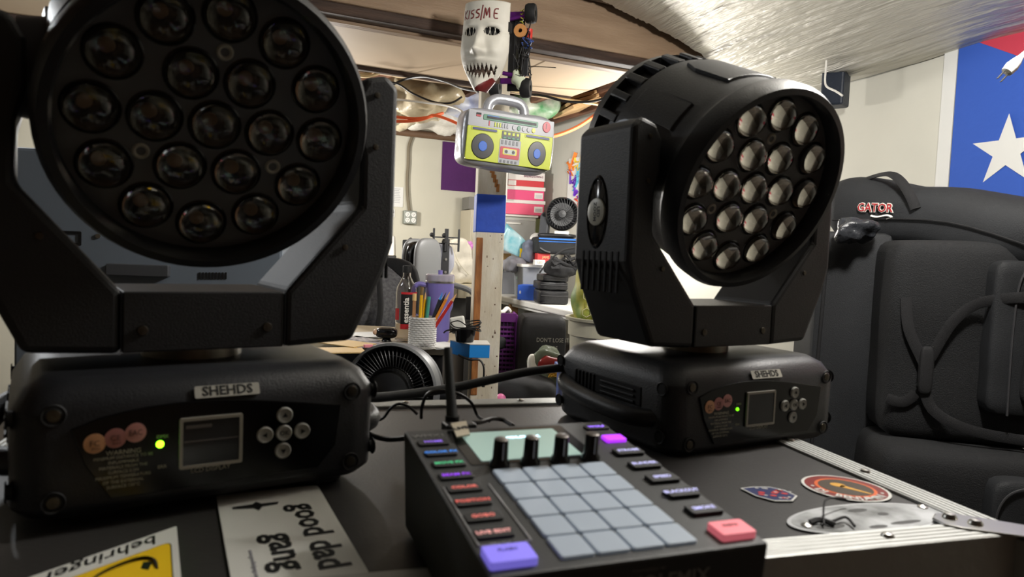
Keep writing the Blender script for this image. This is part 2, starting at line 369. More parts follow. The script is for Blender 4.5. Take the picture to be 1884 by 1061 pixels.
# white plug hanging at the right picture edge
P = PD(1862, 122, 1.5); pg = thing('power_plug', 'white two pin power plug hanging from a white cord before the flag', 'plug', Matrix.Translation(P) @ Matrix.Rotation(radians(40), 4, 'Y'))
MB().lathe([(.0001, -.018), (.011, -.016), (.013, 0), (.010, .014), (.006, .026), (.004, .04), (.0001, .04)], 16).build('plug_body', mat('white_plastic', (224, 222, 214), .4), pg)
for s_ in (-.005, .005): MB().box((s_, 0, -.028), (.0015, .006, .022)).build('prong', STEEL, pg, False)
MB().tube([(0, 0, .038), (.0, 0, .08), (.03, 0, .16), (.06, .05, .3), (.0, .1, .42)], .0032, 8).build('cord', mat('white_plastic', (224, 222, 214)), pg)
# ================================================================ CEILING CABLES ETC
CRM = mat('cream_cable', (206, 184, 140), .5); ORG = mat('orange_cable', (226, 98, 52), .5); BKC = mat('black_cable', (22, 20, 20), .5)
def cable(name, label, pts, r, m, n=8):
    o = MB().tube([PD(*p) for p in pts], r, n).build(name, m); return tag(o, label, 'cable')
cable('ceiling_cable', 'cream cable looping lowest under the panel edge at left', [(630, 128, 3.6), (665, 140, 3.6), (690, 137, 3.6), (722, 122, 3.65), (735, 112, 3.7)], .008, CRM)
cable('ceiling_cable', 'short cream cable crossing above the lowest cream loop', [(630, 132, 3.6), (660, 137, 3.6), (682, 133, 3.6), (702, 124, 3.65), (712, 115, 3.7)], .007, CRM)
cable('ceiling_cable', 'long cream cable stapled along the panel edge', [(655, 112, 3.8), (690, 128, 3.7), (735, 141, 3.7), (770, 138, 3.7), (800, 137, 3.7), (850, 148, 3.75), (960, 170, 3.75), (1100, 192, 3.8)], .007, CRM)
cable('ceiling_cable', 'thin black cable drooping from the panel behind the silver radio', [(665, 150, 3.5), (725, 152, 3.55), (760, 172, 3.5), (800, 188, 3.5), (830, 189, 3.5), (850, 178, 3.5)], .005, BKC)
cable('ceiling_cable', 'black cable running under the panel towards the white mask', [(722, 156, 3.6), (745, 146, 3.6), (780, 141, 3.5), (820, 150, 3.4), (850, 162, 3.2), (880, 168, 3.1)], .006, BKC)
cable('ceiling_cable', 'black cable sagging from the toy car to the right spotlight', [(960, 172, 3.2), (1000, 176, 3.2), (1040, 186, 3.2), (1085, 187, 3.2), (1120, 178, 3.2), (1180, 158, 3.2), (1225, 145, 3.2), (1270, 138, 3.2)], .006, BKC)
cable('ceiling_cable', 'white cord stretched across the insulation bag to the silver radio', [(722, 182, 3.3), (770, 187, 3.3), (815, 193, 3.2), (838, 199, 3.1), (850, 205, 3.0)], .005, WHT)
cable('extension_cord', 'upper of two orange cords left of the silver radio', [(720, 214, 3.6), (760, 218, 3.6), (785, 216, 3.6), (800, 212, 3.6), (830, 222, 3.6), (850, 232, 3.6)], .0075, ORG)
cable('extension_cord', 'lower of two orange cords left of the silver radio', [(720, 223, 3.6), (750, 223, 3.6), (775, 220, 3.6), (793, 214, 3.6), (815, 208, 3.65)], .0075, ORG)
cable('extension_cord', 'orange cord swinging up from right side of silver radio', [(1005, 252, 4.0), (1030, 247, 4.0), (1065, 232, 4.0), (1100, 208, 4.0), (1125, 188, 4.1), (1165, 182, 4.1), (1190, 186, 4.1)], .011, mat('copper_orange', (224, 120, 70), .5))
PLB = mat('plastic_wrapped_insulation', (196, 186, 160), .35, rgb2=(150, 136, 108), vscale=5, bump=.8, bscale=12)
def lump(name, label, px, py, d, s, m, yaw=.4, seed=1, nz=.06, tilt=0):
    o = MB().soft((0, 0, 0), s, .6, nz, 9, 14, seed=seed).build(name, m); place(o, FR(PD(px, py, d), yaw, 0, tilt)); return tag(o, label, 'insulation')
lump('insulation_bag', 'yellowish plastic wrapped insulation bulging between joists at left', 768, 178, 4.1, (.42, .6, .24), PLB, .4, 1, .08, -.3)
lump('insulation_bag', 'grey wrinkled plastic insulation drooping below the orange cords', 812, 222, 4.7, (.42, .3, .13), mat('grey_plastic_wrap', (176, 172, 162), .35, bump=.9, bscale=14), .4, 2, .06)
lump('insulation_bag', 'white printed insulation wrap behind the handle of the silver radio', 862, 190, 4.4, (.30, .3, .15), mat('white_plastic_wrap', (214, 216, 220), .4, rgb2=(150, 158, 188), vscale=9, bump=.7, bscale=14), .4, 3, .05)
lump('insulation_bag', 'white and green plastic wrap between joists right of the silver radio', 985, 195, 4.5, (.3, .3, .14), mat('green_white_wrap', (216, 212, 202), .4, rgb2=(70, 130, 80), vscale=7, bump=.7, bscale=14), .4, 4, .05)
for i in range(4):
    M, w, h = face(1038 + i * 6, 176 + 6 * i, 1098 + i * 4, 184 + 6 * i, 4.5 - .1 * i, .25)
    o = MB().box((w / 2, .2, h / 2), (w, .4, .02)).build('timber_offcut', WOODL, smooth=False, bevel=.002); place(o, M @ Matrix.Rotation(-.35, 4, 'Y')); tag(o, 'pale timber offcut stored in the ceiling bay, %s of the four' % ('highest', 'second highest', 'third highest', 'lowest')[i], 'timber', 'pale offcuts in the ceiling')
# ================================================================ FLIGHT CASE
ZT = .815
CY = radians(16); CASE = FR(Vector((.508, .667, ZT)), CY); CW, CDp, CH = 1.02, .632, .70
case = thing('flight_case', 'black laminate road case with ribbed aluminium edges carrying both spotlights', 'flight case', CASE)
LAM = mat('dark_laminate', (50, 48, 47), .45, bump=.05, bscale=260, var=.06, vscale=60)
MB().box((-CW / 2, CDp / 2, -CH / 2 - .001), (CW - .012, CDp - .012, CH)).build('panels', LAM, case, False)
def rail(a, b, nrm_in, vert=True):
    """ribbed L-shaped edge from a to b (case local, at the outer corner), nrm_in points inwards"""
    a, b, n = Vector(a), Vector(b), Vector(nrm_in); g = MB(); wd_ = .036; zt = .0025
    prof = [(0, -.045), (0, zt)]
    for k in range(5): prof += [(.002 + k * .0068, zt + .0011), (.0055 + k * .0068, zt + .0011), (.0068 + k * .0068, zt - .0002)]
    prof += [(wd_, zt), (wd_, -.0005), (.004, -.0005), (.004, -.045)]
    vs = [p + n * (q - .0) + Vector((0, 0, z)) for p, t in ((a, 1), (b, -1)) for q, z in prof]
    dirv = (b - a).normalized(); m = len(prof)
    for i in range(m): vs[i] = vs[i] + dirv * prof[i][0]; vs[m + i] = vs[m + i] - dirv * prof[i][0]
    g.add(vs, [tuple(range(m)), tuple(range(m, 2 * m))[::-1]] + [(i, i + m, (i + 1) % m + m, (i + 1) % m) for i in range(m)])
    return g.build('edge_rail', ALU, case, False)
rail((0, 0, 0), (-CW, 0, 0), (0, 1, 0)); rail((0, CDp, 0), (0, 0, 0), (-1, 0, 0)); rail((-CW, CDp, 0), (0, CDp, 0), (0, -1, 0)); rail((-CW, 0, 0), (-CW, CDp, 0), (1, 0, 0))
for x in (0, -CW):
    for y in (0, CDp): MB().box((x + (.002 if x < 0 else -.002), y + (.002 if y == 0 else -.002), -CH / 2), (.03, .03, CH)).build('corner_post', ALU, case, False, .003)
def rivet(x, y): MB().lathe([(.0062, .002), (.0062, .003), (.0045, .0052), (.0001, .006)], 14, Matrix.Translation((x, y, .001))).build('rivet', STEEL, case)
for x in (-.15, -.33, -.52, -.7, -.9): rivet(x, .019); rivet(x, CDp - .019)
for y in (.19, .33, .46): rivet(-.019, y); rivet(-CW + .019, y)
def ballcorner(cx, cy, sx, sy):
    M = Matrix.Translation((cx, cy, 0)) @ Matrix.Diagonal((sx, sy, 1, 1))
    g = MB(); g.sph((.010, -.010, -.012), (.026, .026, .024), 20, M)
    g.slab([(.012, -.012), (-.012, -.014), (-.062, .018), (-.072, .030), (-.070, .046), (-.056, .056), (-.040, .056), (-.018, .038), (.012, .012)], .003, .0055, M)
    o = g.build('ball_corner', mat('polished_steel', (176, 175, 172), .3, 1), case, True, .0015)
    for x, y in ((-.052, .042), (-.040, .024)): MB().lathe([(.007, 0), (.0065, .002), (.0045, .0045), (.0001, .005)], 14, M @ Matrix.Translation((x, y, .0055))).build('corner_rivet', STEEL, o)
ballcorner(0, 0, 1, 1); ballcorner(-CW, 0, -1, 1); ballcorner(0, CDp, 1, -1); ballcorner(-CW, CDp, -1, -1)
for x in (-.1, -.92):
    for y in (.08, .55): MB().cyl((x - .02, y, -CH - .06), (x + .02, y, -CH - .06), .052, n=20).box((x, y, -CH - .01), (.07, .07, .03)).build('caster', RUB, case)
# ---------------------------------------------------------------- stickers on the lid
ZS = ZT + .0006
WS = mat('white_vinyl', (206, 206, 200), .45); SK = mat('sticker_black', (18, 18, 18), .5)
def frame2(A, B):     # frame on the lid: origin A, x towards B, z up
    X = (B - A).normalized(); Y = Vector((0, 0, 1)).cross(X)
    return Matrix(((X.x, Y.x, 0, A.x), (X.y, Y.y, 0, A.y), (X.z, Y.z, 1, A.z), (0, 0, 0, 1))), (B - A).length
A, B, Cc = PZ(594, 910, ZS), PZ(679, 1054, ZS), PZ(400, 926, ZS)
M, w = frame2(A, B); hh = abs((Cc - A).dot(M.to_3x3() @ Vector((0, 1, 0))))
st = thing('sticker', 'white rectangular sticker lettered good dad gang, half under the left spotlight', 'sticker', M)
MB().slab(rrect(-.03, -hh, w, 0, .003), 0, .0005).build('vinyl', WS, st, False)
text('lettering', 'good dad', .035, SK, st, TZ(w * .51, -.023, .0008), bold=.0008, sx=1.12)
text('lettering', 'gang', .036, SK, st, TZ(w * .66, -.053, .0008), bold=.0008, sx=1.16)
text('small_print', 'www.gooddadgang.com', .0055, mat('grey_print', (150, 150, 156)), st, TZ(w * .75, -hh + .018, .0008))
g = MB(); g.slab([(.008, -hh + .012), (.013, -hh + .012), (.017, -hh + .030), (.024, -hh + .034), (.015, -hh + .038), (.013, -hh + .052), (.007, -hh + .054), (.007, -hh + .038), (.0, -hh + .034), (.006, -hh + .030)], .0005, .0009)
g.build('black_silhouette', SK, st, False)
A, B = PZ(325, 968, ZS), PZ(72, 1056, ZS); M, w = frame2(A, B)
sv = (PZ(333, 1061, ZS) - A).normalized()
Sh = Matrix.Identity(4); lv = M.to_3x3().inverted() @ sv
Sh[0][1] = lv.x; Sh[1][1] = lv.y
st = thing('sticker', 'white sticker with yellow square and upside-down behringer lettering, bottom left corner', 'sticker', M)
MB().slab(rrect(0, 0, w + .08, .125, .002), 0, .0005, Sh).build('vinyl', WS, st, False)
text('lettering', 'behringer', .027, SK, st, Sh @ TZ(.064, .013, .0008), bold=0, sx=.86)
MB().slab(rrect(.006, .030, .118, .125, .008), .0005, .0008, Sh).build('outline_square', SK, st, False)
MB().slab(rrect(.0072, .0312, .1165, .125, .007), .0008, .0011, Sh).build('yellow_square', mat('vinyl_yellow', (232, 190, 34), .45), st, False)
g = MB(); g.tube([Sh @ Vector(q) for q in ((.018, .075, .001), (.022, .052, .001), (.04, .042, .001), (.066, .046, .001), (.08, .07, .001), (.07, .1, .001))], lambda t: .0012 + .004 * sin(pi * t), 6, 6, .2)
g.slab([(.022, .058), (.030, .052), (.032, .062), (.026, .070)], .001, .0013, Sh).build('ear_emblem', SK, st)
def oval(pl, pr, pt, pb):
    A, B = PZ(*pl, ZS), PZ(*pr, ZS); T, Bo = PZ(*pt, ZS), PZ(*pb, ZS)
    C0 = (A + B) / 2; M, w = frame2(A, B); Yv = M.to_3x3() @ Vector((0, 1, 0)); b = abs((T - Bo).dot(Yv)) / 2
    M = M.copy(); M.translation = C0; return M, w / 2, b
M, a, b = oval((1474, 884), (1641, 912), (1545, 868), (1590, 920))
st = thing('sticker', 'round red sticker with orange ring and white DJ lettering on the lid', 'sticker', M); b = a * .93
g = MB(); g.slab(ngon(0, 0, a, b, 48), 0, .0005).build('vinyl', WS, st, False)
MB().slab(ngon(0, 0, a * .93, b * .93, 48), .0005, .0007).build('red_field', mat('vinyl_red', (122, 26, 20), .4), st, False)
MB().slab(ngon(0, 0, a * .70, b * .70, 40), .0007, .0009).build('orange_ring', mat('vinyl_orange', (214, 98, 40), .4), st, False)
MB().slab(ngon(0, 0, a * .62, b * .62, 40), .0009, .0011).build('centre_disc', mat('vinyl_brown', (66, 54, 40), .4), st, False)
MB().slab(ngon(-.008, .004, a * .18, b * .16, 16), .0011, .0013).slab([(-.004, .006), (.026, -.008), (.026, -.011), (-.006, -.002)], .0011, .0013).build('yellow_guitar', mat('vinyl_gold', (216, 160, 58), .4), st, False)
s_ = '\u2022 DJ BENJAMIN \u2022'
for i, ch in enumerate(s_):
    if ch == ' ': continue
    an = radians(205 + i * 11.2); text('letter', ch, .0135, WS, st, TZ(a * .81 * cos(an), b * .81 * sin(an), .0009, an + pi / 2), bold=.0003)
M, a, b = oval((1455, 968), (1726, 938), (1600, 928), (1625, 987))
st = thing('sticker', 'long oval silver grey worn sticker with dark blotches near the front rail', 'sticker', M)
MB().slab(ngon(0, 0, a, b, 56), 0, .0005).build('vinyl', mat('silver_vinyl', (196, 198, 200), .35, .3), st, False)
MB().slab(ngon(0, 0, a * .95, b * .92, 56), .0005, .0007).build('worn_print', mat('worn_grey_print', (188, 190, 192), .45, .2, rgb2=(92, 94, 92), vscale=22), st, False)
for q in ((-.6, -.3, .3, .16), (.3, -.55, .35, .1), (.05, .5, .22, .12), (-.1, -.62, .2, .1), (.25, .1, .12, .1)): MB().slab(ngon(q[0] * a, q[1] * b, q[2] * a * .6, q[3] * b, 9), .0007, .0009).build('dark_blotch', mat('blotch', (52, 52, 50), .6), st, False)
for x in (-.84, .88): MB().lathe([(.0055, .0005), (.005, .002), (.0001, .0035)], 12, Matrix.Translation((x * a, -.1 * b if x < 0 else .25 * b, 0))).build('rivet', STEEL, st)
M, a, b = oval((1363, 902), (1468, 914), (1420, 890), (1425, 929))
st = thing('sticker', 'small red white and blue sticker beside the base of the right spotlight', 'sticker', M); b = min(b, a * .8)
pl = [(-a, b * .3), (-a * .5, b * .75), (.1 * a, b), (.6 * a, b * .8), (a, .1 * b), (.75 * a, -.7 * b), (.1 * a, -b), (-.5 * a, -.6 * b)]
MB().slab(pl, 0, .0005).build('vinyl', WS, st, False)
MB().slab([(x * .92, y * .9) for x, y in pl], .0005, .0007).build('navy_field', mat('vinyl_navy', (28, 38, 86), .4), st, False)
g = MB(); random.seed(5)
for i in range(9): g.slab(ngon(random.uniform(-.3, .6) * a, random.uniform(-.6, .6) * b, .004, .0025, 6, i), .0007, .001)
g.build('red_mark', mat('vinyl_red2', (206, 60, 52), .4), st, False)
g = MB()
for i in range(12): g.slab(ngon(random.uniform(-.4, .8) * a, random.uniform(-.7, .7) * b, .0022, .0014, 5, i), .0007, .0011)
g.build('white_mark', WS, st, False)
# loose black wire clip lying on the oval sticker
def lidpt(px, py, h=.004): p = PZ(px, py, ZT); return Vector((p.x, p.y, ZT + h))
g = MB().tube([lidpt(1515, 972), lidpt(1514, 955, .012), lidpt(1520, 946, .016), lidpt(1545, 937, .012), lidpt(1560, 935, .008)], .0011, 6)
g.tube([lidpt(1513, 962), lidpt(1530, 966), lidpt(1555, 962, .006), lidpt(1572, 975)], .0014, 6).tube([lidpt(1490, 968), lidpt(1508, 965, .005), lidpt(1535, 972)], .003, 6, 5, .5)
tag(g.build('wire_clip', RUB), 'small tangled black wire clip lying on the oval silver sticker', 'wire')
# ================================================================ MOVING HEAD SPOTLIGHTS
HP = .395
LENSG = mat('lens_glass', (232, 228, 218), .03, trans=1, ior=1.5); CUP = mat('lens_cup', (20, 20, 20), .25)
CHIP = mat('led_chip', (128, 104, 84), .5); PLATE = mat('lens_plate', (82, 81, 80), .55)
def loft(g, outl, rings):
    n = len(outl); vs = []
    for z, ins in rings:
        for x, y in outl:
            l = sqrt(x * x + y * y); sx = (abs(x) - ins) / abs(x) if abs(x) > 1e-6 else 1; sy = (abs(y) - ins) / abs(y) if abs(y) > 1e-6 else 1
            vs.append((x * sx, y * sy, z))
    k = len(rings); fs = [(j * n + i, j * n + (i + 1) % n, (j + 1) * n + (i + 1) % n, (j + 1) * n + i) for j in range(k - 1) for i in range(n)]
    fs += [tuple(range(n))[::-1], tuple(range((k - 1) * n, k * n))]
    return g.add(vs, fs)
def screw(parent, x, y, z, r=.0055, well=True, back=0):
    g = MB(); R = TF(x, y, z, back)
    if well: g.lathe([(r * 1.25, 0), (r * 1.6, .0012), (r * 1.75, 0)], 18, R)
    g.build('screw_well', RUB, parent) if well else None
    s = MB().lathe([(r, 0), (r * .9, .0012), (.0001, .0015)], 14, R)
    s.add([(-r * .7, -r * .12, .0018), (r * .7, -r * .12, .0018), (r * .7, r * .12, .0018), (-r * .7, r * .12, .0018), (-r * .12, -r * .7, .0018), (r * .12, -r * .7, .0018), (r * .12, r * .7, .0018), (-r * .12, r * .7, .0018)], [(0, 1, 2, 3), (4, 5, 6, 7)], R)
    return s.build('screw', SCREW, parent)
def spotlight(lab, P, yaw, tilt, a0, hp, led_e):
    t = thing('moving_head_spotlight', lab, 'spotlight', FR(P, yaw))
    H = lambda z: hp + z
    # ---- base
    fo_ = hp - .396
    g = loft(MB(), rrect(-.162, -.135, .162, .135, .03, 5), [(H(-.398), .010), (H(-.388), .001), (H(-.306), 0), (H(-.288), .010), (H(-.279), .024)])
    base = g.build('base', BLK, t, True, .002)
    poly = []
    for i in range(13):
        u = -.118 + .236 * i / 12; poly.append((u, H(-.319) + .016 * sin(pi * (i / 12) ** .75)))
    poly += [(.113, H(-.360)), (.095, H(-.381)), (-.088, H(-.383)), (-.108, H(-.350))]
    MB().prism(poly, -.1372, -.134).build('control_panel', mat('panel_black', (11, 11, 12), .22), base, False, .0008)
    for i in range(2):
        for s in (-1, 1):
            screw(base, s * .130, -.1355, H((-.306, -.380)[i]))
    for x, y in ((-.1, -.09), (.11, -.09), (-.1, .09), (.11, .09)):
        MB().cyl((x, y, 0), (x, y, fo_ + .006), .026, .03, 18).build('foot', RUB, t, True, .002)
    sc = MB().box((-.007, -.1385, H(-.341)), (.050, .002, .043)).build('display', mat('lcd_screen', (52, 54, 56), .12), base, False)
    fr = rrect(-.007 - .0275, H(-.341) - .0235, -.007 + .0275, H(-.341) + .0235, .002); fi = rrect(-.007 - .0245, H(-.341) - .0205, -.007 + .0245, H(-.341) + .0205, .001)
    MB().ringprism(fr, fi, -.1402, -.138).build('display_frame', mat('frame_grey', (150, 146, 136), .5), base, False)
    if led_e > 3:
        MB().box((-.007, -.1397, H(-.3395)), (.047, .0004, .001)).box((-.018, -.1397, H(-.326)), (.022, .0004, .003)).build('display_text', mat('lcd_dim', (96, 92, 90), .3), base, False)
    YT = -.1377
    text('lettering', 'LCD DISPLAY', .0058, mat('print_grey', (168, 164, 146), .6), base, TF(-.007, YT, H(-.3675)), .0001)
    BT = mat('button_grey', (150, 149, 142), .5)
    for x, z, s in ((.060, -.3235, 'u'), (.0595, -.341, 'k'), (.0775, -.341, 'r'), (.0415, -.341, 'l'), (.059, -.3585, 'd')):
        bt = MB().lathe([(.0078, 0), (.0078, .002), (.0068, .003), (.0055, .0022), (.0001, .0026)], 22, TF(x, YT, H(z))).build('button', BT, base)
        if s == 'k': text('lettering', 'OK', .0062, INK, bt, TF(x, YT - .0034, H(z)), .0001, bold=.0001)
        else:
            an = {'u': pi / 2, 'r': 0, 'l': pi, 'd': -pi / 2}[s]
            MB().prism([(x + .003 * cos(an + 2 * pi * k / 3), H(z) + .003 * sin(an + 2 * pi * k / 3)) for k in range(3)], YT - .0034, YT - .003).build('arrow', INK, bt, False)
    for x, z, c, s in ((-.1005, -.3325, (206, 152, 112), 'FC'), (-.0850, -.3295, (176, 116, 112), 'CE'), (-.0695, -.3265, (196, 138, 132), 'EAC')):
        k = MB().lathe([(.0085, 0), (.0085, .0006), (.0001, .0008)], 22, TF(x, YT, H(z))).build('round_sticker', mat('sticker_' + s.lower(), c, .5), base)
        text('lettering', s, .0068 if s != 'EAC' else .0072, mat('sticker_ink', (60, 36, 30), .6), k, TF(x, YT - .001, H(z)), .0001, sx=.8 if s == 'EAC' else 1)
        if s != 'EAC': text('lettering', {'FC': '(FCC)', 'CE': 'RoHS'}[s], .0028, mat('sticker_ink', (60, 36, 30)), k, TF(x + .001, YT - .001, H(z) - .0045), .0001)
    PG = mat('print_grey', (96, 94, 84))
    for i, s in enumerate(('WARNING', 'MINIMUM DISTANCE TO BE', 'INFLAMMABLE', 'MATERIALS FROM THE', 'SURFACE 0.5M', 'MAXIMUM TEMPERATURE', 'OF THE EXTERNAL', 'SURFACE 130\u00b0C')):
        text('lettering', s, .0056 if i == 0 else .0037, PG, base, TF(-.0785, YT, H(-.3425) - .0043 * i), .0001)
    text('lettering', 'DMX', .0044, PG, base, TF(-.048, YT, H(-.3325)), .0001); text('lettering', 'ERR', .0044, PG, base, TF(-.048, YT, H(-.3600)), .0001)
    MB().sph((-.050, YT, H(-.3392)), .0032 if led_e > 3 else .0024, 12).build('status_light', mat('led_green_%d' % led_e, (120, 255, 20), .4, emit=led_e), base, label='glowing green status light')
    lb = MB().prism(rrect(-.029, -.0058, .029, .0058, .0015), -.0012, 0, Matrix.Translation((.008, -.1315, H(-.2965))) @ Matrix.Rotation(radians(-29), 4, 'X')).build('name_plate', mat('plate_silver', (190, 188, 178), .3, .4), base, False)
    text('lettering', 'SHEHDS', .0125, SK, lb, Matrix.Translation((.008, -.1315, H(-.2965))) @ Matrix.Rotation(radians(-29), 4, 'X') @ Matrix.Translation((0, -.0014, 0)) @ RX90, .0001, bold=.0003)
    for s in (-1, 1):     # side grips and louvres
        g = MB().tube([(s * .150, .118, H(-.338)), (s * .168, .095, H(-.341)), (s * .182, .04, H(-.345)), (s * .184, -.02, H(-.349)), (s * .176, -.075, H(-.352)), (s * .152, -.098, H(-.352))], .0125, 10, 5)
        g.build('side_grip', BLK, base)
        MB().box((s * .1622, .0, H(-.328)), (.002, .15, .026)).build('vent_recess', RUB, base, False, .003)
        g = MB()
        for i in range(6): g.box((s * .1635, .075 - i * .009, H(-.328)), (.003, .003, .024))
        for i in range(3): g.box((s * .1635, -.025, H(-.322) - i * .0075), (.004, .075, .003))
        g.build('vent_louvre', BLK, base, False, .0005)
        for y in (-.115, .12):
            for z in (-.31, -.372):
                MB().lathe([(.0065, 0), (.0085, .0012), (.0095, 0)], 16, Matrix.Translation((s * .1624, y, H(z))) @ Matrix.Rotation(s * pi / 2, 4, 'Y')).cyl((s * .158, y, H(z)), (s * .163, y, H(z)), .0065, n=14).build('screw_well', RUB, base)
    MB().lathe([(.05, H(-.281)), (.05, H(-.262))], 32).build('turntable_ring', mat('ring_metal', (170, 164, 150), .35, .8, var=.5, vscale=30), t)
    cn = MB().lathe([(.0155, 0), (.0155, .020), (.011, .024), (.0001, .024)], 20, Matrix.Translation((.155, .06, H(-.325))) @ Matrix.Rotation(pi / 2, 4, 'Y')).build('power_connector', mat('connector_grey', (120, 116, 106), .5), base)
    # ---- yoke: cross member and two arms
    y0, y1 = -.078, .045
    cross = MB().prism([(-.075, H(-.207)), (-.075, H(-.265)), (.075, H(-.265)), (.075, H(-.207))], y0, y1).build('yoke_cross', BLK2, t, False, .0015)
    for x in (-.058, .058): screw(cross, x, y0 - .0002, H(-.244), .005, False)
    for s in (-1, 1):
        pr_ = [(.0755, -.207), (.157, -.112), (.157, -.06), (.150, -.03), (.150, .012), (.160, .030), (.185, .037), (.199, .024), (.199, -.15), (.188, -.185), (.152, -.262), (.0755, -.266)]
        pr_ = [(s * x, H(z)) for x, z in pr_]
        if s > 0: pr_ = pr_[::-1]
        arm = MB().prism(pr_, y0, y1).build('yoke_arm', BLK2, t, False, .007, seg=3)
        # cross-piece seams, screws
        for x, z in ((.172, -.045), (.140, -.158), (.172, .012)): screw(arm, s * x, y0 - .0006, H(z), .0035, False)
        MB().box((s * .076, y0 + .0005, H(-.236)), (.0008, .002, .056)).build('seam', INK, arm, False)
        # oval recessed badge on the outer side of the arm
        Mb = Matrix.Translation((s * .1985, -.008, H(-.085))) @ Matrix.Rotation(s * pi / 2, 4, 'Y') @ Matrix.Rotation(pi / 2, 4, 'Z')
        MB().lathe([(.0275, 0), (.030, .0025), (.033, 0)], 36, Mb @ Matrix.Diagonal((.72, 1.55, 1, 1)) @ Matrix.Rotation(0, 4, 'Z')).build('oval_recess', GLB, arm)
        MB().lathe([(.0001, .0005), (.028, .0005), (.0285, 0)], 36, Mb @ Matrix.Diagonal((.72, 1.55, 1, 1))).build('oval_badge', GLB, arm)
        bd = MB().lathe([(.0185, .0006), (.0185, .003), (.017, .0036), (.0001, .0036)], 32, Mb).build('round_badge', mat('badge_white', (196, 196, 182), .4), arm, label='white round badge')
        for k, (q, zz) in enumerate((('LED', .0065), ('ZOOM', -.0015))): text('lettering', q, .0085, SK, bd, Mb @ Matrix.Rotation(pi / 2, 4, 'Z') @ TZ(0, zz, .0038, 0), .0001, bold=.0002)
        g = MB()
        for i in range(7): g.box((s * .1985, -.058 + i * .013, H(-.165)), (.003, .005, .055))
        g.build('side_vent', RUB, arm, False, .001)
        MB().cyl((s * .122, -.0, H(0)), (s * .158, 0, H(0)), .052, .046, 28).build('tilt_hub', mat('hub_metal', (92, 94, 98), .4, .6), t)
    # ---- head
    AX = Matrix.Rotation(pi / 2, 4, 'X')
    HM = Matrix.Translation((0, 0, hp)) @ Matrix.Rotation(tilt, 4, 'X')
    g = MB().lathe([(.132, .104), (.132, .122), (.135, .128), (.143, .127), (.148, .116), (.148, .096), (.143, .090), (.1405, .082), (.1415, .072), (.1405, .04), (.139, -.02), (.139, -.062), (.127, -.066), (.124, -.108), (.136, -.110), (.132, -.128), (.11, -.142), (.0001, -.145)], 72, AX)
    head = g.build('head_housing', BLK, t); head.matrix_local = HM
    MB().lathe([(.0001, .1035), (.132, .1035), (.132, .101)], 64, AX).build('lens_plate', PLATE, head)
    g = MB()
    for i in range(26):
        a = 2 * pi * i / 26; M = AX @ Matrix.Rotation(a, 4, 'Z'); g.box((.132, 0, -.086), (.016, .012, .044), M)
    g.build('cooling_fins', BLK, head, False, .002)
    for i, (aa, da, r) in enumerate(((100, 17, .1445), (50, 9, .1440), (150, 9, .1440))):     # raised facet panels on the shell
        g = MB(); n = 10; vs = []; fs = []
        for k in range(n + 1):
            a = radians(aa - da + 2 * da * k / n)
            zf = .058 - .0 * k; zb = -.045 + (.03 if k in (0, n) else 0)
            for rr, z in ((r - .004, zf), (r, zf - .003), (r - .001, zb + .003), (r - .006, zb)): vs.append((rr * cos(a), rr * sin(a), z))
        for k in range(n):
            for q in range(3): fs.append((k * 4 + q, k * 4 + q + 1, k * 4 + q + 5, k * 4 + q + 4))
        fs += [(0, 1, 2, 3), (n * 4 + 3, n * 4 + 2, n * 4 + 1, n * 4)]
        # AX maps z forward (-y), and lathe y to z, so angles are measured in the face plane
        g.add(vs, fs, AX); g.build('shell_panel', BLK, head, True, .0008)
    y = -.1035; pts = [(0, 0)] + [(.052 * cos(a0 - k * pi / 3), .052 * sin(a0 - k * pi / 3)) for k in range(6)] + [(.103 * cos(a0 - pi / 6 - k * pi / 6), .103 * sin(a0 - pi / 6 - k * pi / 6)) for k in range(12)]
    cup = glass = None
    for u, v in pts:
        if cup is None:
            g = MB(); g.cur = 0; g.lathe([(.0215, .0005), (.023, .0014), (.0245, .0005)], 28, AX); g.lathe([(.0001, .0004), (.0212, .0004)], 28, AX); g.cur = 1
            g.lathe([(.0001, .0012), (.0048, .0012), (.0052, .0006)], 14, AX @ Matrix.Translation((-.004, .004, 0)))
            c = g.build('lens_cup', [CUP, CHIP], head); cup = c.data
            g = MB().lathe([(.0001, .0016), (.0205, .0016), (.0209, .004), (.019, .0095), (.0155, .0142), (.0095, .0175), (.0001, .019)], 28, AX)
            l = g.build('lens', LENSG, head); glass = l.data
        else:
            c = bpy.data.objects.new('lens_cup', cup); COL.objects.link(c); c.parent = head
            l = bpy.data.objects.new('lens', glass); COL.objects.link(l); l.parent = head
        c.location = l.location = (u, y, v)
    for k in range(3):
        a = a0 - pi / 6 - k * 2 * pi / 3
        MB().lathe([(.0042, .0004), (.0062, .0022), (.0078, .0004)], 20, TF(.07 * cos(a), y, .07 * sin(a))).build('ring_screw', mat('ring_pale', (176, 172, 158), .45), head)
    return t
Lx, Ly = -.345, .764
spotlight('large moving head spotlight at left, lens disc facing camera, bright green light lit', Vector((Lx, Ly, ZT)), .60, .450, 2.072, 1.222 - ZT, 12)
spotlight('moving head spotlight at right, turned to show its side arm with white badge', Vector((.281, 1.071, ZT)), .513, .414, 2.10, 1.210 - ZT, 2)
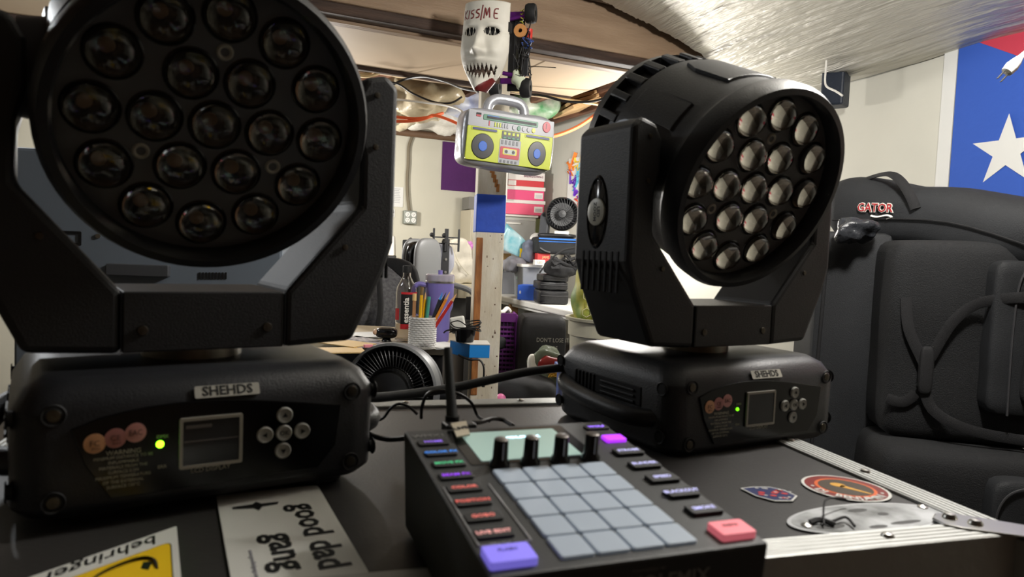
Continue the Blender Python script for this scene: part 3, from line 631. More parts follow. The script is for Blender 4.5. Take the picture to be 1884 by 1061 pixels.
# ================================================================ LIGHTING CONTROLLER
CT = FR(Vector((-.006, .389, .884)), .355, .089); CTi = CT.inverted(); CTn = CT.to_3x3() @ Vector((0, 0, 1))
def cl_(px, py, z=0): return CTi @ PP(px, py, CT.translation + CTn * z, CTn)
ct = thing('lighting_controller', 'black DJ lighting controller with pale pads, screen and four knobs', 'controller', CT)
BODY = mat('controller_body', (50, 51, 52), .5, bump=.08, bscale=500); Wc, Lc = .195, .244
Ri = CT.to_3x3().inverted(); dn = Ri @ Vector((0, 0, -1))
bot = []
for x, y in ((0.004, 0.002), (Wc - .004, 0.002), (Wc - .004, Lc), (0.004, Lc)):
    p = Vector((x, y, 0)); wz = (CT @ p).z; bot.append(p + dn * (wz - ZT - .003))
top = [Vector(q) for q in ((0, 0, 0), (Wc, 0, 0), (Wc, Lc, 0), (0, Lc, 0))]
MB().add(top + bot, [(0, 1, 2, 3), (7, 6, 5, 4), (0, 4, 5, 1), (1, 5, 6, 2), (2, 6, 7, 3), (3, 7, 4, 0)]).build('body', BODY, ct, False, .0025)
PADM = mat('grey_pad', (166, 178, 192), .5, emit=.12)
px0, py0, cw, ch = .0490, .009, .0246, .0272
me = None
for j in range(5):
    for i in range(4):
        if me is None:
            o = MB().slab(rrect(0, 0, cw - .0019, ch - .0019, .0022), -.001, .0022).build('pad', PADM, ct, False, .0007); me = o.data
        else:
            o = bpy.data.objects.new('pad', me); COL.objects.link(o); o.parent = ct; md = o.modifiers.new('bevel', 'BEVEL'); md.width = .0007; md.segments = 2; md.limit_method = 'ANGLE'
        o.location = (px0 + i * cw, py0 + j * ch, 0)
KEYM = mat('key_black', (30, 30, 31), .6)
def key(px, py, w, h, s, col, e=1.2, m=None, th=.002, ts=.0056, lift=0):
    p = cl_(px, py); k = MB().slab(rrect(p.x - w / 2, p.y - h / 2, p.x + w / 2, p.y + h / 2, .002), -.001, th).build('key', m or KEYM, ct, False, .0006)
    if s: text('lettering', s, ts, mat('print_%d_%d_%d' % col, col, .5, emit=e), k, TZ(p.x, p.y + lift, th + .0002), .0001, bold=.0001)
    return k
for px, py, s, c in ((797, 816, 'HOME', (150, 110, 240)), (811, 835, 'COLOR FX', (60, 140, 240)), (826, 855, 'MOVE FX', (70, 190, 130)), (839, 877, 'BEAM FX', (150, 60, 240)), (854, 900, 'COLOR', (230, 110, 100)), (870, 925, 'POSITION', (220, 100, 90)), (889, 953, 'GOBO', (230, 120, 110)), (908, 983, 'LIVE EDIT', (240, 170, 165))):
    key(px, py, .026, .0120, s, c, .6, ts=.0056)
text('lettering', 'STATIC', .0045, mat('pale_print', (170, 170, 172), .5), ct, TZ(cl_(922, 1001).x, cl_(922, 1001).y, .0004), .0001)
text('lettering', 'WMX1', .0085, mat('dim_print', (128, 128, 126), .5), ct, TZ(cl_(789, 802).x, cl_(789, 802).y, .0004), .0001, sx=1.15)
p, q = cl_(816, 898), cl_(881, 1006); p2 = cl_(876, 893)
g = MB()
for a, b in (((p.x, p.y), (p.x, q.y)), ((p.x, q.y), (p.x + .012, q.y)), ((p.x + .0345, p.y), (p.x + .0345, q.y)), ((p.x + .0345, q.y), (p.x + .031, q.y))): g.tube([(a[0], a[1], .0004), (b[0], b[1], .0006)], .0006, 6, 0)
g.build('outline_bracket', mat('pale_print', (170, 170, 172)), ct)
for px, py, s in ((1155, 832, 'STROBE'), (1185, 856, 'BLINDER'), (1218, 881, 'SPEED'), (1253, 908, 'BLACKOUT'), (1294, 939, 'SMOKE')):
    key(px, py + 2, .026, .0135, s, (190, 190, 240), .8, th=.0032, ts=.0058)
key(1097, 788, .024, .010, 'WOLF', (150, 110, 250), 1.5, ts=.006)
key(1129, 809, .020, .0135, '', (0, 0, 0), 0, mat('pad_purple_lit', (170, 50, 245), .5, emit=1.3), .003)
key(936, 1029, .030, .020, 'FLASH', (90, 80, 150), .1, mat('pad_violet_lit', (134, 122, 240), .5, emit=.55), .005, .0045, .003)
key(1345, 981, .027, .0185, 'FREEZE', (160, 60, 70), .1, mat('pad_pink_lit', (236, 120, 132), .5, emit=.45), .005, .0038, .002)
a, b = cl_(852, 800), cl_(1078, 836); x0, x1, y0_, y1_ = cl_(886, 850).x, cl_(1072, 838).x, cl_(886, 850).y, cl_(950, 793).y
MB().slab(rrect(x0 - .010, y0_ - .006, x1 + .012, y1_ + .008, .003), -.0005, .0006).build('screen_bezel', GLB, ct, False)
sn = MB().slab(rrect(x0, y0_, x1, y1_, .002), 0, .001).build('screen', mat('screen_lit', (150, 176, 168), .2, emit=.45), ct, False, label='lit pale green touch screen')
p = cl_(955, 806); text('lettering', 'WOLFMIX', .0055, mat('screen_text', (190, 235, 255), .4, emit=2.5), sn, TZ(p.x, p.y, .0013), .0001, bold=.0003, sx=1.5)
for i, (px, py) in enumerate(((919, 857), (975, 853), (1030, 849), (1086, 845))):
    p = cl_(px, py); M = Matrix.Translation((p.x, p.y, 0))
    k = MB().lathe([(.0085, 0), (.0082, .003), (.0062, .006), (.0058, .021), (.0052, .0225), (.0001, .0225)], 24, M).build('knob', GLB, ct)
    MB().lathe([(.0056, .0224), (.0045, .0231), (.0001, .0231)], 20, M).build('knob_cap', mat('cap_grey', (92, 86, 82), .4, .5), k)
    MB().box((p.x, p.y - .0058, .014), (.0008, .0008, .014)).build('pointer_line', mat('pale_print', (170, 170, 172)), k, False)
Mf = Matrix.Translation((0, -.0008, 0)) @ Matrix.Rotation(-.089, 4, 'X') @ Matrix.Rotation(0, 4, 'Z')
text('lettering', 'WOLFMIX', .0135, mat('dim_print', (128, 128, 126)), ct, Mf @ TF(.117, .0012, -.0165), .0002, bold=.0002, sx=1.05)
text('lettering', 'POWERED BY', .004, mat('dim_print', (128, 128, 126)), ct, Mf @ TF(.105, .0012, -.007), .0002)
# ---- antenna dongle with masking tape
P = PD(842, 786, .655); an = thing('wireless_antenna', 'black stub antenna with masking tape tag standing behind the controller', 'antenna', Matrix.Translation(P))
tp_ = PD(824, 640, .69) - P; b_ = PD(832, 770, .665) - P
MB().tube([b_, b_ * .7 + tp_ * .3 + Vector((0, 0, 0)), tp_], lambda t: .0058 - .0018 * t, 12, 6).build('antenna_rod', mat('antenna_grey', (58, 62, 64), .45), an)
MB().cyl(b_ + Vector((0, 0, -.012)), b_ + Vector((0, 0, .003)), .0068, n=14).build('hinge', RUB, an)
MB().box((.002, .002, -.002), (.03, .018, .012), Matrix.Rotation(.4, 4, 'Z')).build('dongle', BLK, an, False, .002)
TAPE = mat('masking_tape', (196, 186, 164), .7, bump=.2, bscale=40)
Ai = an.matrix_world.inverted() if False else Matrix.Translation(P).inverted()
q = [cl_(*c) for c in ((829, 788), (857, 783), (864, 808), (840, 813))]
vs = [Ai @ (CT @ Vector((c.x, c.y, z))) for z in (.0035, .0050) for c in q]
tg = MB().add(vs, [(0, 1, 2, 3)[::-1], (4, 5, 6, 7)[::-1], (0, 1, 5, 4), (1, 2, 6, 5), (2, 3, 7, 6), (3, 0, 4, 7)]).build('tape_tag', TAPE, an, False, label='masking tape tag with handwritten letters')
m_ = (q[0] + q[1] + q[2] + q[3]) / 4
text('lettering', 'LIVE', .008, INK, tg, Ai @ CT @ TZ(m_.x, m_.y, .0054, .25), .0001, bold=.0003)
# ---- foreground cables
cable('power_cable', 'thick dark grey cable arching between the two spotlight bases', [(655, 725, .93), (690, 731, .95), (760, 724, 1.0), (840, 712, 1.03), (900, 699, 1.05), (970, 684, 1.08), (1050, 675, 1.12), (1085, 676, 1.14)], .0066, mat('grey_rubber_cable', (58, 62, 66), .5), 12)
cable('signal_wire', 'thin black wire curling up from the left base over the back rail', [(678, 766, .9), (692, 773, .9), (706, 768, .9), (718, 752, .9), (733, 743, .9), (752, 748, .9), (768, 762, .9)], .0018, BKC)
cable('signal_wire', 'thin black wire rising beside the antenna over the back rail', [(775, 770, .85), (776, 750, .85), (784, 728, .85), (800, 718, .86), (828, 720, .87), (850, 727, .88), (868, 742, .9), (880, 766, .9), (900, 774, .85)], .002, BKC)
cable('signal_wire', 'black wire lying on the lid between left base and controller', [(668, 792, .80), (690, 803, .80), (715, 808, .79), (745, 806, .78)], .003, BKC)
cable('signal_wire', 'black wire lying behind the controller screen', [(850, 776, .72), (880, 777, .72), (905, 770, .75), (925, 772, .76), (944, 783, .74)], .0024, BKC)
# ================================================================ SILVER INFLATABLE RADIO
SIL = mat('silver_vinyl_film', (184, 186, 192), .3, .4, bump=.25, bscale=22)
def mc(n, c, r=.35): return mat(n, c, r)
YW = radians(17)
A = PD(850, 293, 2.40); n = Vector((sin(YW), -cos(YW), 0)); B = PP(1012, 305, A, n); T_ = PP(868, 194, A, n)
rw = (B - A).length; rh = T_.z - A.z; A.z -= .005
rroll = atan2((B.z - A.z) - .0, rw) * .9
rad = thing('inflatable_radio', 'silver and lime inflatable boombox radio hung on the post below the mask', 'radio', FR(A, YW, 0, radians(3.2)))
def puff(u, v): return .018 * (sin(pi * min(max(u, 0), 1)) ** .5) * (sin(pi * min(max(v, 0), 1)) ** .5)
g = MB().soft((rw / 2, .055, rh / 2), (rw * 1.06, .13, rh * 1.08), .28, .006, 14, 20, seed=4); g.build('inflated_body', SIL, rad)
yf = -.0125
def fp(u0, v0, u1, v1, m, nm, dy=0, lab=None, curve=False):
    return MB().prism(rrect(u0 * rw, v0 * rh, u1 * rw, v1 * rh, min(.004, abs(u1 - u0) * rw * .2)), yf - dy, .03).build(nm, m, rad, False, .0008, label=lab)
LIME = mc('lime_print', (196, 208, 34)); DK = mc('print_dark', (30, 30, 34)); GRN = mc('print_green', (40, 120, 84)); RD = mc('print_red', (190, 40, 58)); BLU = mc('print_blue', (30, 100, 206)); NAVY = mc('print_navy', (30, 40, 110)); GRY = mc('print_silver', (168, 170, 176))
fp(.02, .66, .985, .96, GRY, 'top_panel'); fp(.02, .04, .985, .66, LIME, 'front_panel', .001, 'lime green front panel')
fp(.18, .80, .80, .905, GRN, 'tuner_strip', .002); fp(.22, .84, .36, .89, BLU, 'tuner_window', .003); fp(.22, .846, .78, .862, DK, 'tuner_line', .0035)
fp(.10, .84, .155, .875, RD, 'red_label', .002); fp(.10, .885, .155, .90, DK, 'black_label', .002); fp(.245, .70, .258, .79, RD, 'red_slider', .002)
for i in range(6): fp(.31 + i * .028, .70, .325 + i * .028, .78, LIME if i < 3 else GRY, 'small_button', .003)
for i in range(5):
    c = (.53 + i * .056) * rw, .735 * rh
    MB().prism(ngon(c[0], c[1], .0065, .0085, 16), yf - .003, .0).build('round_button', (GRY, GRN, GRY, GRY, mc('print_yellow', (226, 222, 70)))[i], rad, False, .0008)
MB().prism(ngon(.90 * rw, .835 * rh, .0145, .0185, 24), yf - .003, 0).build('tuning_dial', RD, rad, False, .001)
MB().box((.895 * rw, yf - .0035, .85 * rh), (.002, .001, .018)).build('dial_pointer', DK, rad, False)
for u0, u1 in ((.06, .36), (.66, .96)):
    fp(u0, .585, u1, .655, LIME, 'grip_outline', .0025); fp(u0 + .012, .595, u1 - .015, .64, NAVY, 'blue_grip_bar', .004)
fp(.385, .045, .625, .50, GRY, 'centre_strip', .002); fp(.40, .50, .61, .65, DK, 'key_bank', .002)
for i in range(4): fp(.42 + i * .048, .575, .45 + i * .048, .63, LIME, 'lime_key', .003)
for i in range(4): fp(.415 + i * .05, .505, .452 + i * .05, .545, GRN, 'green_key', .003)
for i in range(5): fp(.40 + i * .042, .40, .425 + i * .042, .48, mc('print_midgrey', (110, 112, 118)), 'small_control', .003)
for i in range(5): fp(.40 + i * .042, .06, .425 + i * .042, .11, mc('print_midgrey', (110, 112, 118)), 'small_control', .003)
fp(.395, .14, .615, .36, RD, 'cassette_door', .003); fp(.425, .21, .585, .33, mc('print_yellow', (226, 222, 70)), 'cassette_frame', .0035); fp(.44, .225, .57, .315, mc('print_palegrey', (190, 196, 192)), 'cassette', .004)
for u in (.465, .545): MB().prism(ngon(u * rw, .27 * rh, .0055, .006, 12), yf - .0045, 0).build('cassette_reel', DK, rad, False)
for u, a in ((.20, .125), (.815, .105)):
    MB().prism(ngon(u * rw, .31 * rh, a * rw, .235 * rh, 40), yf - .0035, 0).build('speaker_cone', mc('cone_black', (32, 32, 34), .3), rad, False, .002)
    MB().prism(ngon(u * rw, .31 * rh, a * rw * .38, .235 * rh * .40, 28), yf - .0055, 0).build('speaker_centre', BLU, rad, False, .001)
hp_ = [(.20, .98), (.205, 1.12), (.235, 1.22), (.32, 1.29), (.52, 1.285), (.60, 1.21), (.625, 1.08), (.63, .98)]
MB().tube([(u * rw + .02, .05, v * rh) for u, v in hp_], .0185, 12, 6).build('carry_handle', SIL, rad)
# ================================================================ MASK
MY = radians(-22)
A = PD(896, 92, 2.46); mk = thing('face_mask', 'white sharp-toothed face mask with red KISS ME lettering hung on the beam', 'mask', FR(A, MY, radians(2), radians(2.5)) @ Matrix.Scale(.92, 4))
MW, MH = .098, .162
MSK = mat('mask_white', (212, 208, 196), .5, var=.08, vscale=18); MRED = mat('mask_red_paint', (110, 26, 24), .5, var=.4, vscale=40)
def hw(v):   # half width at height v (-1 chin .. 1 top)
    if v > -.05: return MW * (.97 - .05 * max(0, v) + (.02 if v < .3 else 0))
    t = (-.05 - v) / .95; return MW * (.99 - .80 * t ** 1.7)
def msurf(x, z):
    v = z / MH; w = hw(v); s = max(-1, min(1, x / w))
    y = -.075 * sqrt(max(0, 1 - s * s * .93)) * (1 - .15 * abs(v) ** 3) + .0
    g_ = lambda cx, cz, sx, sz, a: a * math.exp(-((x - cx) / sx) ** 2 - ((z - cz) / sz) ** 2)
    y -= g_(0, .005, .015, .045, .026) + g_(0, -.020, .027, .015, .024) + g_(-.022, -.022, .008, .009, .006) + g_(.022, -.022, .008, .009, .006)
    y -= g_(-.042, .075, .026, .010, .008) + g_(.042, .075, .026, .010, .008)
    y += g_(-.042, .052, .024, .016, .018) + g_(.042, .052, .024, .016, .018)
    y -= g_(-.055, -.015, .02, .02, .008) + g_(.055, -.015, .02, .02, .008)
    y -= g_(0, -.052, .05, .007, .006); y += g_(0, -.085, .055, .02, .01); y -= g_(0, -.145, .03, .02, .012)
    return y
NU, NV = 72, 110; vs = []; fs = []; mi = []
for j in range(NV + 1):
    z = -MH + 2 * MH * j / NV; w = hw(z / MH)
    for i in range(NU + 1):
        x = w * (2 * i / NU - 1); vs.append((x, msurf(x, z), z))
def inhole(x, z):
    for cx in (-.042, .042):
        if ((x - cx) / .026) ** 2 + ((z - .052) / .0135) ** 2 < 1: return True
    zz = z + .088 + .00 * abs(x); return (x / .066) ** 2 + (zz / .027) ** 2 < 1
def teeth(x, z):   # jagged mouth opening
    if abs(x) > .064: return False
    k = (x / .0155) % 1; tri = 1 - abs(2 * k - 1)
    top = -.060 - .004 * (x / .06) ** 2 - .026 * (tri); bot = -.122 + .02 * (x / .06) ** 2 + .024 * (1 - tri)
    return bot < z < top
for j in range(NV):
    for i in range(NU):
        q = (j * (NU + 1) + i, j * (NU + 1) + i + 1, (j + 1) * (NU + 1) + i + 1, (j + 1) * (NU + 1) + i)
        cx = sum(vs[k][0] for k in q) / 4; cz = sum(vs[k][2] for k in q) / 4
        eye = any(((cx - ex) / .028) ** 2 + ((cz - .052) / .0165) ** 2 < 1 for ex in (-.042, .042))
        if eye or teeth(cx, cz): continue
        fs.append(q); mi.append(1 if (cz < -MH * .74 + .012 * abs(sin(cx * 180)) and cx > -.004 and cz < -.150 + cx * .85) else 0)
g = MB(); g.v = vs; g.f = fs; g.mi = mi; o = g.build('mask_shell', [MSK, MRED], mk); md = o.modifiers.new('solid', 'SOLIDIFY'); md.thickness = .003; md.offset = 1
g = MB()
def ms(x, z, o=.002): return (x, msurf(x, z) - o, z)
random.seed(11)
for ex in (-.042, .042):
    for k in range(5):
        x = ex - .018 + k * .009; g.tube([ms(x, .036, 0), ms(x + (.008 if k % 2 else -.006), .069, 0)], .0010, 5, 0)
    MB().grid(lambda u, v: (ex + .032 * (2 * u - 1), msurf(ex + .032 * (2 * u - 1), .052 + .02 * (2 * v - 1)) + .006, .052 + .02 * (2 * v - 1)), 6, 6).build('eye_shade_backing', INK, mk)  # added black sheet imitates the darkness inside the eye holes
g.build('eye_stitching', MSK, mk)
strokes = {'K': [[(0, 1), (0, 0)], [(.55, 1), (0, .45), (.6, 0)]], 'I': [[(0, 1), (-.06, 0)]], 'S': [[(.55, .95), (.1, .9), (.05, .6), (.5, .45), (.5, .1), (.0, 0)]], 'M': [[(0, -.1), (.1, 1), (.38, .2), (.62, 1), (.8, 0)]], 'E': [[(.5, 1), (0, .9), (0, .05), (.5, 0)], [(0, .5), (.4, .5)]], '/': [[(0, 1.15), (-.1, -.25)]]}
g = MB()
for ch, x, s in (('K', -.074, .034), ('I', -.051, .031), ('S', -.041, .031), ('S', -.018, .032), ('/', .006, .040), ('M', .014, .036), ('E', .050, .034)):
    for l in strokes[ch]: g.tube([ms(x + a * s * .72, .098 + b * s, .0015) for a, b in l], .0034, 6, 4)
g.build('lettering', mat('mask_red_text', (104, 16, 16), .5), mk, label='red painted KISS ME words')
g = MB()
for k in range(9): x = .004 + k * .0065; z0 = -.150 + x * .75; g.add([ms(x, z0, .001), ms(x + .005, z0, .001), ms(x + .003, z0 + random.uniform(.012, .024), .001)], [(0, 1, 2)])
g.build('red_drips', MRED, mk, False)
MB().grid(lambda u, v: (.064 * (2 * u - 1), msurf(.064 * (2 * u - 1), -.09 + .036 * (2 * v - 1)) + .012, -.09 + .036 * (2 * v - 1)), 10, 6).build('mouth_shade_backing', mat('mouth_shade_brown', (84, 66, 56), .8), mk)  # added sheet, its brown stands in for beam and shade behind the mouth
MB().box((.088, -.012, .075), (.018, .03, .036)).build('strap_tab', RUB, mk, False, .002)
# ================================================================ TOY CAR CHASSIS behind the mask
A = PD(962, 88, 2.55); car = thing('toy_car_chassis', 'stripped remote control toy car hung upright on the beam beside the mask', 'toy car', FR(A, radians(-12)) @ Matrix.Scale(.94, 4))
PUR = mat('anodised_purple', (120, 50, 150), .3, .8); YG = mat('yellow_green_plastic', (170, 176, 50), .45)
for x, z in ((.028, .125), (.020, -.155), (-.10, .135), (-.10, -.15)):
    w = MB().lathe([(.012, -.018), (.033, -.019), (.037, -.011), (.037, .011), (.033, .019), (.012, .018)], 24, Matrix.Translation((x, -.01, z)) @ Matrix.Rotation(pi / 2, 4, 'Y'), close=True).build('wheel', RUB, car)
    MB().cyl((x - .01, -.01, z), (x + .01, -.01, z), .013, n=12).build('wheel_hub', YG, w)
MB().box((-.03, .02, -.01), (.06, .012, .30)).box((-.02, .01, -.01), (.03, .02, .26)).build('chassis_plate', BLK, car, False, .003)
for s in (-1, 1):
    MB().box((-.03, 0, s * .125), (.11, .012, .022)).build('axle_block', PUR, car, False, .002)
    MB().cyl((-.07, -.02, s * .10), (.015, -.02, s * .115), .008, n=12).build('shock_body', PUR, car)
    MB().tube([(-.005 + .006 * sin(k * 1.3), -.02 + .009 * cos(k * 1.3), s * (.07 + k * .0028)) for k in range(26)], .0018, 6, 2).build('spring', YG, car)
o = MB().lathe([(.008, 0), (.0245, 0), (.0245, .008), (.008, .008)], 28, TF(-.002, -.045, .050), close=True).build('spur_gear', mat('gear_orange', (196, 138, 82), .5), car, label='round tan gear')
MB().cyl((-.002, -.038, .05), (-.002, -.0, .05), .010, n=12).build('gear_axle', RUB, o)
MB().cyl((.022, -.01, .032), (.022, -.01, .066), .015, n=20).build('motor_can', mat('red_can', (206, 54, 46), .35), car)
MB().box((-.005, -.01, -.035), (.03, .03, .05)).build('servo', mat('servo_olive', (66, 68, 54), .5), car, False, .003)
MB().box((.016, -.02, -.03), (.024, .012, .056)).build('receiver', mat('receiver_grey', (150, 156, 164), .35, .4), car, False, .004)
g = MB(); random.seed(9)
for k in range(16): g.tube([(random.uniform(-.03, .04), random.uniform(-.04, .0), random.uniform(-.13, .09)) for _ in range(4)], .0022, 6, 5)
g.build('wiring', BKC, car)
g = MB()
for k in range(5): g.tube([(random.uniform(.0, .045), random.uniform(-.04, -.01), random.uniform(-.02, .03)) for _ in range(4)], .0022, 6, 5)
g.build('blue_wiring', mat('blue_wire', (60, 84, 150), .4), car)
MB().box((.015, -.02, -.075), (.03, .03, .07)).build('speed_controller', BLK, car, False, .002)
MB().tube([(.02, -.02, -.075), (.07, -.02, -.077), (.135, -.02, -.082)], .0016, 6).build('aerial', BKC, car)
MB().soft((-.005, -.025, -.125), (.05, .03, .075), .7, .02, 30, 10, seed=3).build('cloth_scrap', mat('pale_green_cloth', (196, 204, 180), .8), car, label='pale green scrap of cloth')
# ================================================================ LEFT BACKGROUND: desks, chairs
DTOP = mat('desk_pale_top', (186, 172, 146), .5, bump=.05); DBL = mat('desk_black', (26, 25, 25), .45)
p = PZ(820, 641, .735); DF = FR(Vector((p.x, p.y, 0)), radians(-4))
dk = thing('desk', 'black desk with pale top behind the flight case, left of the post', 'desk', DF)
MB().box((-.75, .27, .7225), (1.5, .54, .022)).build('desk_top', DTOP, dk, False, .003)
MB().box((-.24, .02, .60), (.46, .02, .215)).build('drawer_front', DBL, dk, False, .003)
MB().box((-.24, .30, .60), (.46, .46, .2)).build('drawer_box', DBL, dk, False, .003)
MB().box((-1.0, .02, .665), (1.0, .02, .09)).build('apron', DBL, dk, False, .003)
for x in (-1.47, -.03):
    for y in (.04, .5): MB().box((x, y, .355), (.04, .04, .71)).build('leg', DBL, dk, False, .003)
MB().box((-.1, .025, .472), (.34, .035, .03)).build('tube_brace', mat('dark_pipe', (56, 48, 42), .4, .5), dk, False, .01)
DZ = .735
def ondesk(px, d): q = PZ(px, 620, DZ); r = ray(px, 620); t = d / 1.0; pt = EYE + r * t; return Vector((pt.x, pt.y, DZ))
# bottle
q = ondesk(745, 2.46); bt = thing('water_bottle', 'clear plastic water bottle with black cap and black essentia label', 'bottle', FR(q, radians(20)))
CLR = mat('clear_plastic', (236, 232, 226), .05, trans=1, ior=1.38)
MB().lathe([(.0001, .001), (.030, .001), (.036, .006), (.036, .06), (.0345, .064), (.036, .068), (.036, .17), (.033, .188), (.020, .212), (.0135, .225), (.0135, .238), (.0125, .238), (.0125, .226), (.019, .212), (.032, .187), (.035, .17), (.035, .008), (.0001, .004)], 28).build('bottle_body', CLR, bt)
MB().lathe([(.0001, .262), (.0135, .262), (.015, .259), (.015, .238), (.0001, .238)], 24).build('cap', INK, bt)
MB().lathe([(.0364, .045), (.0364, .165)], 24, None, False, radians(-130), radians(10)).build('label_band', INK, bt, label='black wrap label')
MB().lathe([(.0366, .165), (.0366, .172)], 24, None, False, radians(-130), radians(10)).lathe([(.0366, .045), (.0366, .062)], 12, None, False, radians(-130), radians(-70)).build('red_stripe', mat('label_red', (190, 36, 44), .5), bt)
MB().lathe([(.0366, .075), (.0366, .115)], 8, None, False, radians(-175), radians(-140)).build('red_sticker', mat('label_red', (190, 36, 44)), bt)
text('lettering', 'essentia', .027, WHT, bt, Matrix.Rotation(radians(-4), 4, 'Z') @ Matrix.Translation((-.004, -.0375, .110)) @ RX90 @ Matrix.Rotation(pi / 2, 4, 'Z'), .0002, bold=.0006)
# pencil cup
q = ondesk(777, 2.32); cp = thing('pencil_cup', 'pale grey woven-relief pencil cup full of pens on the desk', 'pencil cup', FR(q))
GC = mat('cup_grey', (192, 190, 186), .45)
def cupf(u, v):
    a = 2 * pi * u; z = .002 + .098 * v; r = .0435 + .0035 * abs(sin(a * 9 + (pi / 2 if int(v * 13.99) % 2 else 0))) * abs(sin(v * 14 * pi)) ; return (r * cos(a), r * sin(a), z)
MB().grid(cupf, 108, 56, True).build('cup_wall', GC, cp)
MB().lathe([(.0001, .0), (.044, 0), (.0455, .004), (.0405, .006), (.0405, .1), (.0435, .102), (.045, .099)], 40).build('cup_liner', GC, cp)
MB().lathe([(.0001, 0), (.05, 0), (.05, .003), (.0001, .003)], 32).build('coaster', WHT, cp)
def pen(i, name, lab, x, y, tx, ty, L, r, m, tip, m2, hexa=6):
    a = q + Vector((x, y, .012)); L *= 1.13; r *= 1.2; b = a + Vector((tx, ty, 1)).normalized() * L
    t = thing(name, lab, 'pen', Matrix.Translation(a)); d = b - a
    MB().cyl((0, 0, 0), d * .86, r, n=hexa).build('barrel', m, t, hexa > 7)
    MB().cyl(d * .86, d, r * (1 if tip == 'flat' else .95), r * (1 if tip == 'flat' else .15), n=10).build('tip', m2, t)
YEL = mat('pencil_yellow', (232, 178, 30), .4); WTIP = mat('wood_tip', (206, 160, 110), .6)
pen(0, 'pencil', 'yellow pencil leaning left in the cup', -.012, 0, .03, 0, .165, .0048, YEL, 'flat', mat('eraser_dark', (120, 96, 60), .5))
pen(1, 'pencil', 'second yellow pencil close against the first', -.004, .01, .05, 0, .150, .0042, YEL, 'p', WTIP)
pen(2, 'marker', 'teal green marker in the middle of the cup', .004, .006, .08, 0, .138, .0055, mat('marker_teal', (70, 150, 130), .4), 'flat', mat('marker_teal', (70, 150, 130)), 12)
pen(3, 'marker', 'slim black pen with bright blue end', .006, -.004, .32, 0, .160, .0045, mat('pen_dark', (42, 44, 54), .35), 'p', mat('pen_blue', (50, 130, 210), .4), 12)
pen(4, 'pen', 'dark grey pen leaning right in the cup', .0, .002, .42, 0, .165, .004, mat('pen_grey', (70, 70, 76), .3, .4), 'p', mat('pen_grey', (70, 70, 76)), 12)
pen(5, 'pencil', 'orange pencil leaning right with sharpened tip', .002, -.01, .48, .02, .172, .0042, mat('pencil_orange', (220, 136, 40), .4), 'p', WTIP)
pen(6, 'pencil', 'red pencil leaning furthest right in the cup', .006, -.006, .60, .0, .175, .0048, mat('pencil_red', (186, 44, 36), .4), 'p', WTIP)
pen(7, 'pencil', 'short tan wooden stick at the left rim of the cup', -.030, .0, .0, 0, .145, .0055, mat('stick_tan', (176, 128, 84), .6), 'flat', mat('stick_pale', (224, 190, 128), .6), 4)
# tumbler
q = ondesk(806, 2.50); tb = thing('tumbler', 'tall lavender insulated tumbler with side handle behind the pencil cup', 'tumbler', FR(q, radians(10)))
LAV = mat('lavender_coat', (122, 112, 182), .4)
MB().lathe([(.0001, 0), (.036, 0), (.038, .004), (.040, .10), (.049, .125), (.050, .205), (.0001, .205)], 32).build('body', LAV, tb)
MB().lathe([(.050, .205), (.051, .209), (.051, .232), (.047, .236), (.0001, .236)], 32).build('rim_and_lid', mat('clear_lid', (196, 190, 206), .15, .35), tb)
MB().lathe([(.0505, .205), (.0515, .206), (.0515, .212), (.0505, .213)], 32).build('steel_rim', STEEL, tb)
MB().cyl((0, 0, .236), (0, 0, .25), .008, n=12).build('straw_plug', LAV, tb)
MB().tube([(-.045, -.01, .195), (-.075, -.012, .200), (-.092, -.014, .18), (-.092, -.014, .12), (-.085, -.012, .09), (-.06, -.01, .08), (-.042, -.01, .085)], .0085, 10, 5).build('handle', LAV, tb)
# blue box, charger bowl
M, w, h = face(838, 614, 898, 640, 2.12, radians(6)); M = FR(PD(853, 640, 2.10), radians(10)); M.translation.z = DZ
M = FR(Vector((PD(864, 636, 2.14).x, PD(864, 636, 2.14).y, DZ - .0)), radians(8))
bb = thing('small_carton', 'small bright blue carton with white lid overhanging the desk corner', 'carton', M)
BLB = mat('carton_blue', (30, 128, 206), .5)
MB().slab([(0, 0), (.062, .003), (.062, .09), (-.055, .085)], 0, .040).build('box_base', BLB, bb, False, .0015)
MB().slab([(-.001, -.001), (.063, .002), (.063, .091), (-.056, .086)], .040, .043).build('lid_face', mat('carton_white', (216, 212, 204), .6), bb, False, .0008)
text('dot_mark', '\u2022', .02, WHT, bb, Matrix.Translation((-.012, .020, .018)) @ Matrix.Rotation(radians(-58), 4, 'Z') @ RX90)
q = M @ Vector((-.012, .045, .0435)); bw = thing('charger_bowl', 'small black bowl holding white adapter and coiled black cable, on blue carton', 'bowl', FR(q))
MB().lathe([(.0001, 0), (.026, 0), (.028, .004), (.034, .040), (.031, .040), (.026, .008), (.0001, .006)], 28).build('bowl', GLB, bw)
g = MB(); random.seed(2)
for k in range(6): g.tube([((.043 + .006 * random.random()) * cos(a * pi / 5 + k), .03 * sin(a * pi / 5 + k), .034 + .008 * k * .6 + .008 * sin(a + k)) for a in range(10)], .0018, 6, 4, closed=True)
g.tube([(-.03, -.02, .04), (-.055, -.02, .034), (-.064, -.02, .026)], .0024, 6)
g.build('coiled_cable', BKC, bw)
MB().box((-.012, .0, .055), (.045, .02, .05), Matrix.Rotation(-.2, 4, 'Y')).build('adapter', WHT, bw, False, .005)
g = MB().tube([M @ Vector((-.03, .03, .004)), M @ Vector((0, -.006, -.004)), M @ Vector((.03, -.008, -.004)), M @ Vector((.044, -.014, -.025)), M @ Vector((.045, -.014, -.07))], .003, 8)
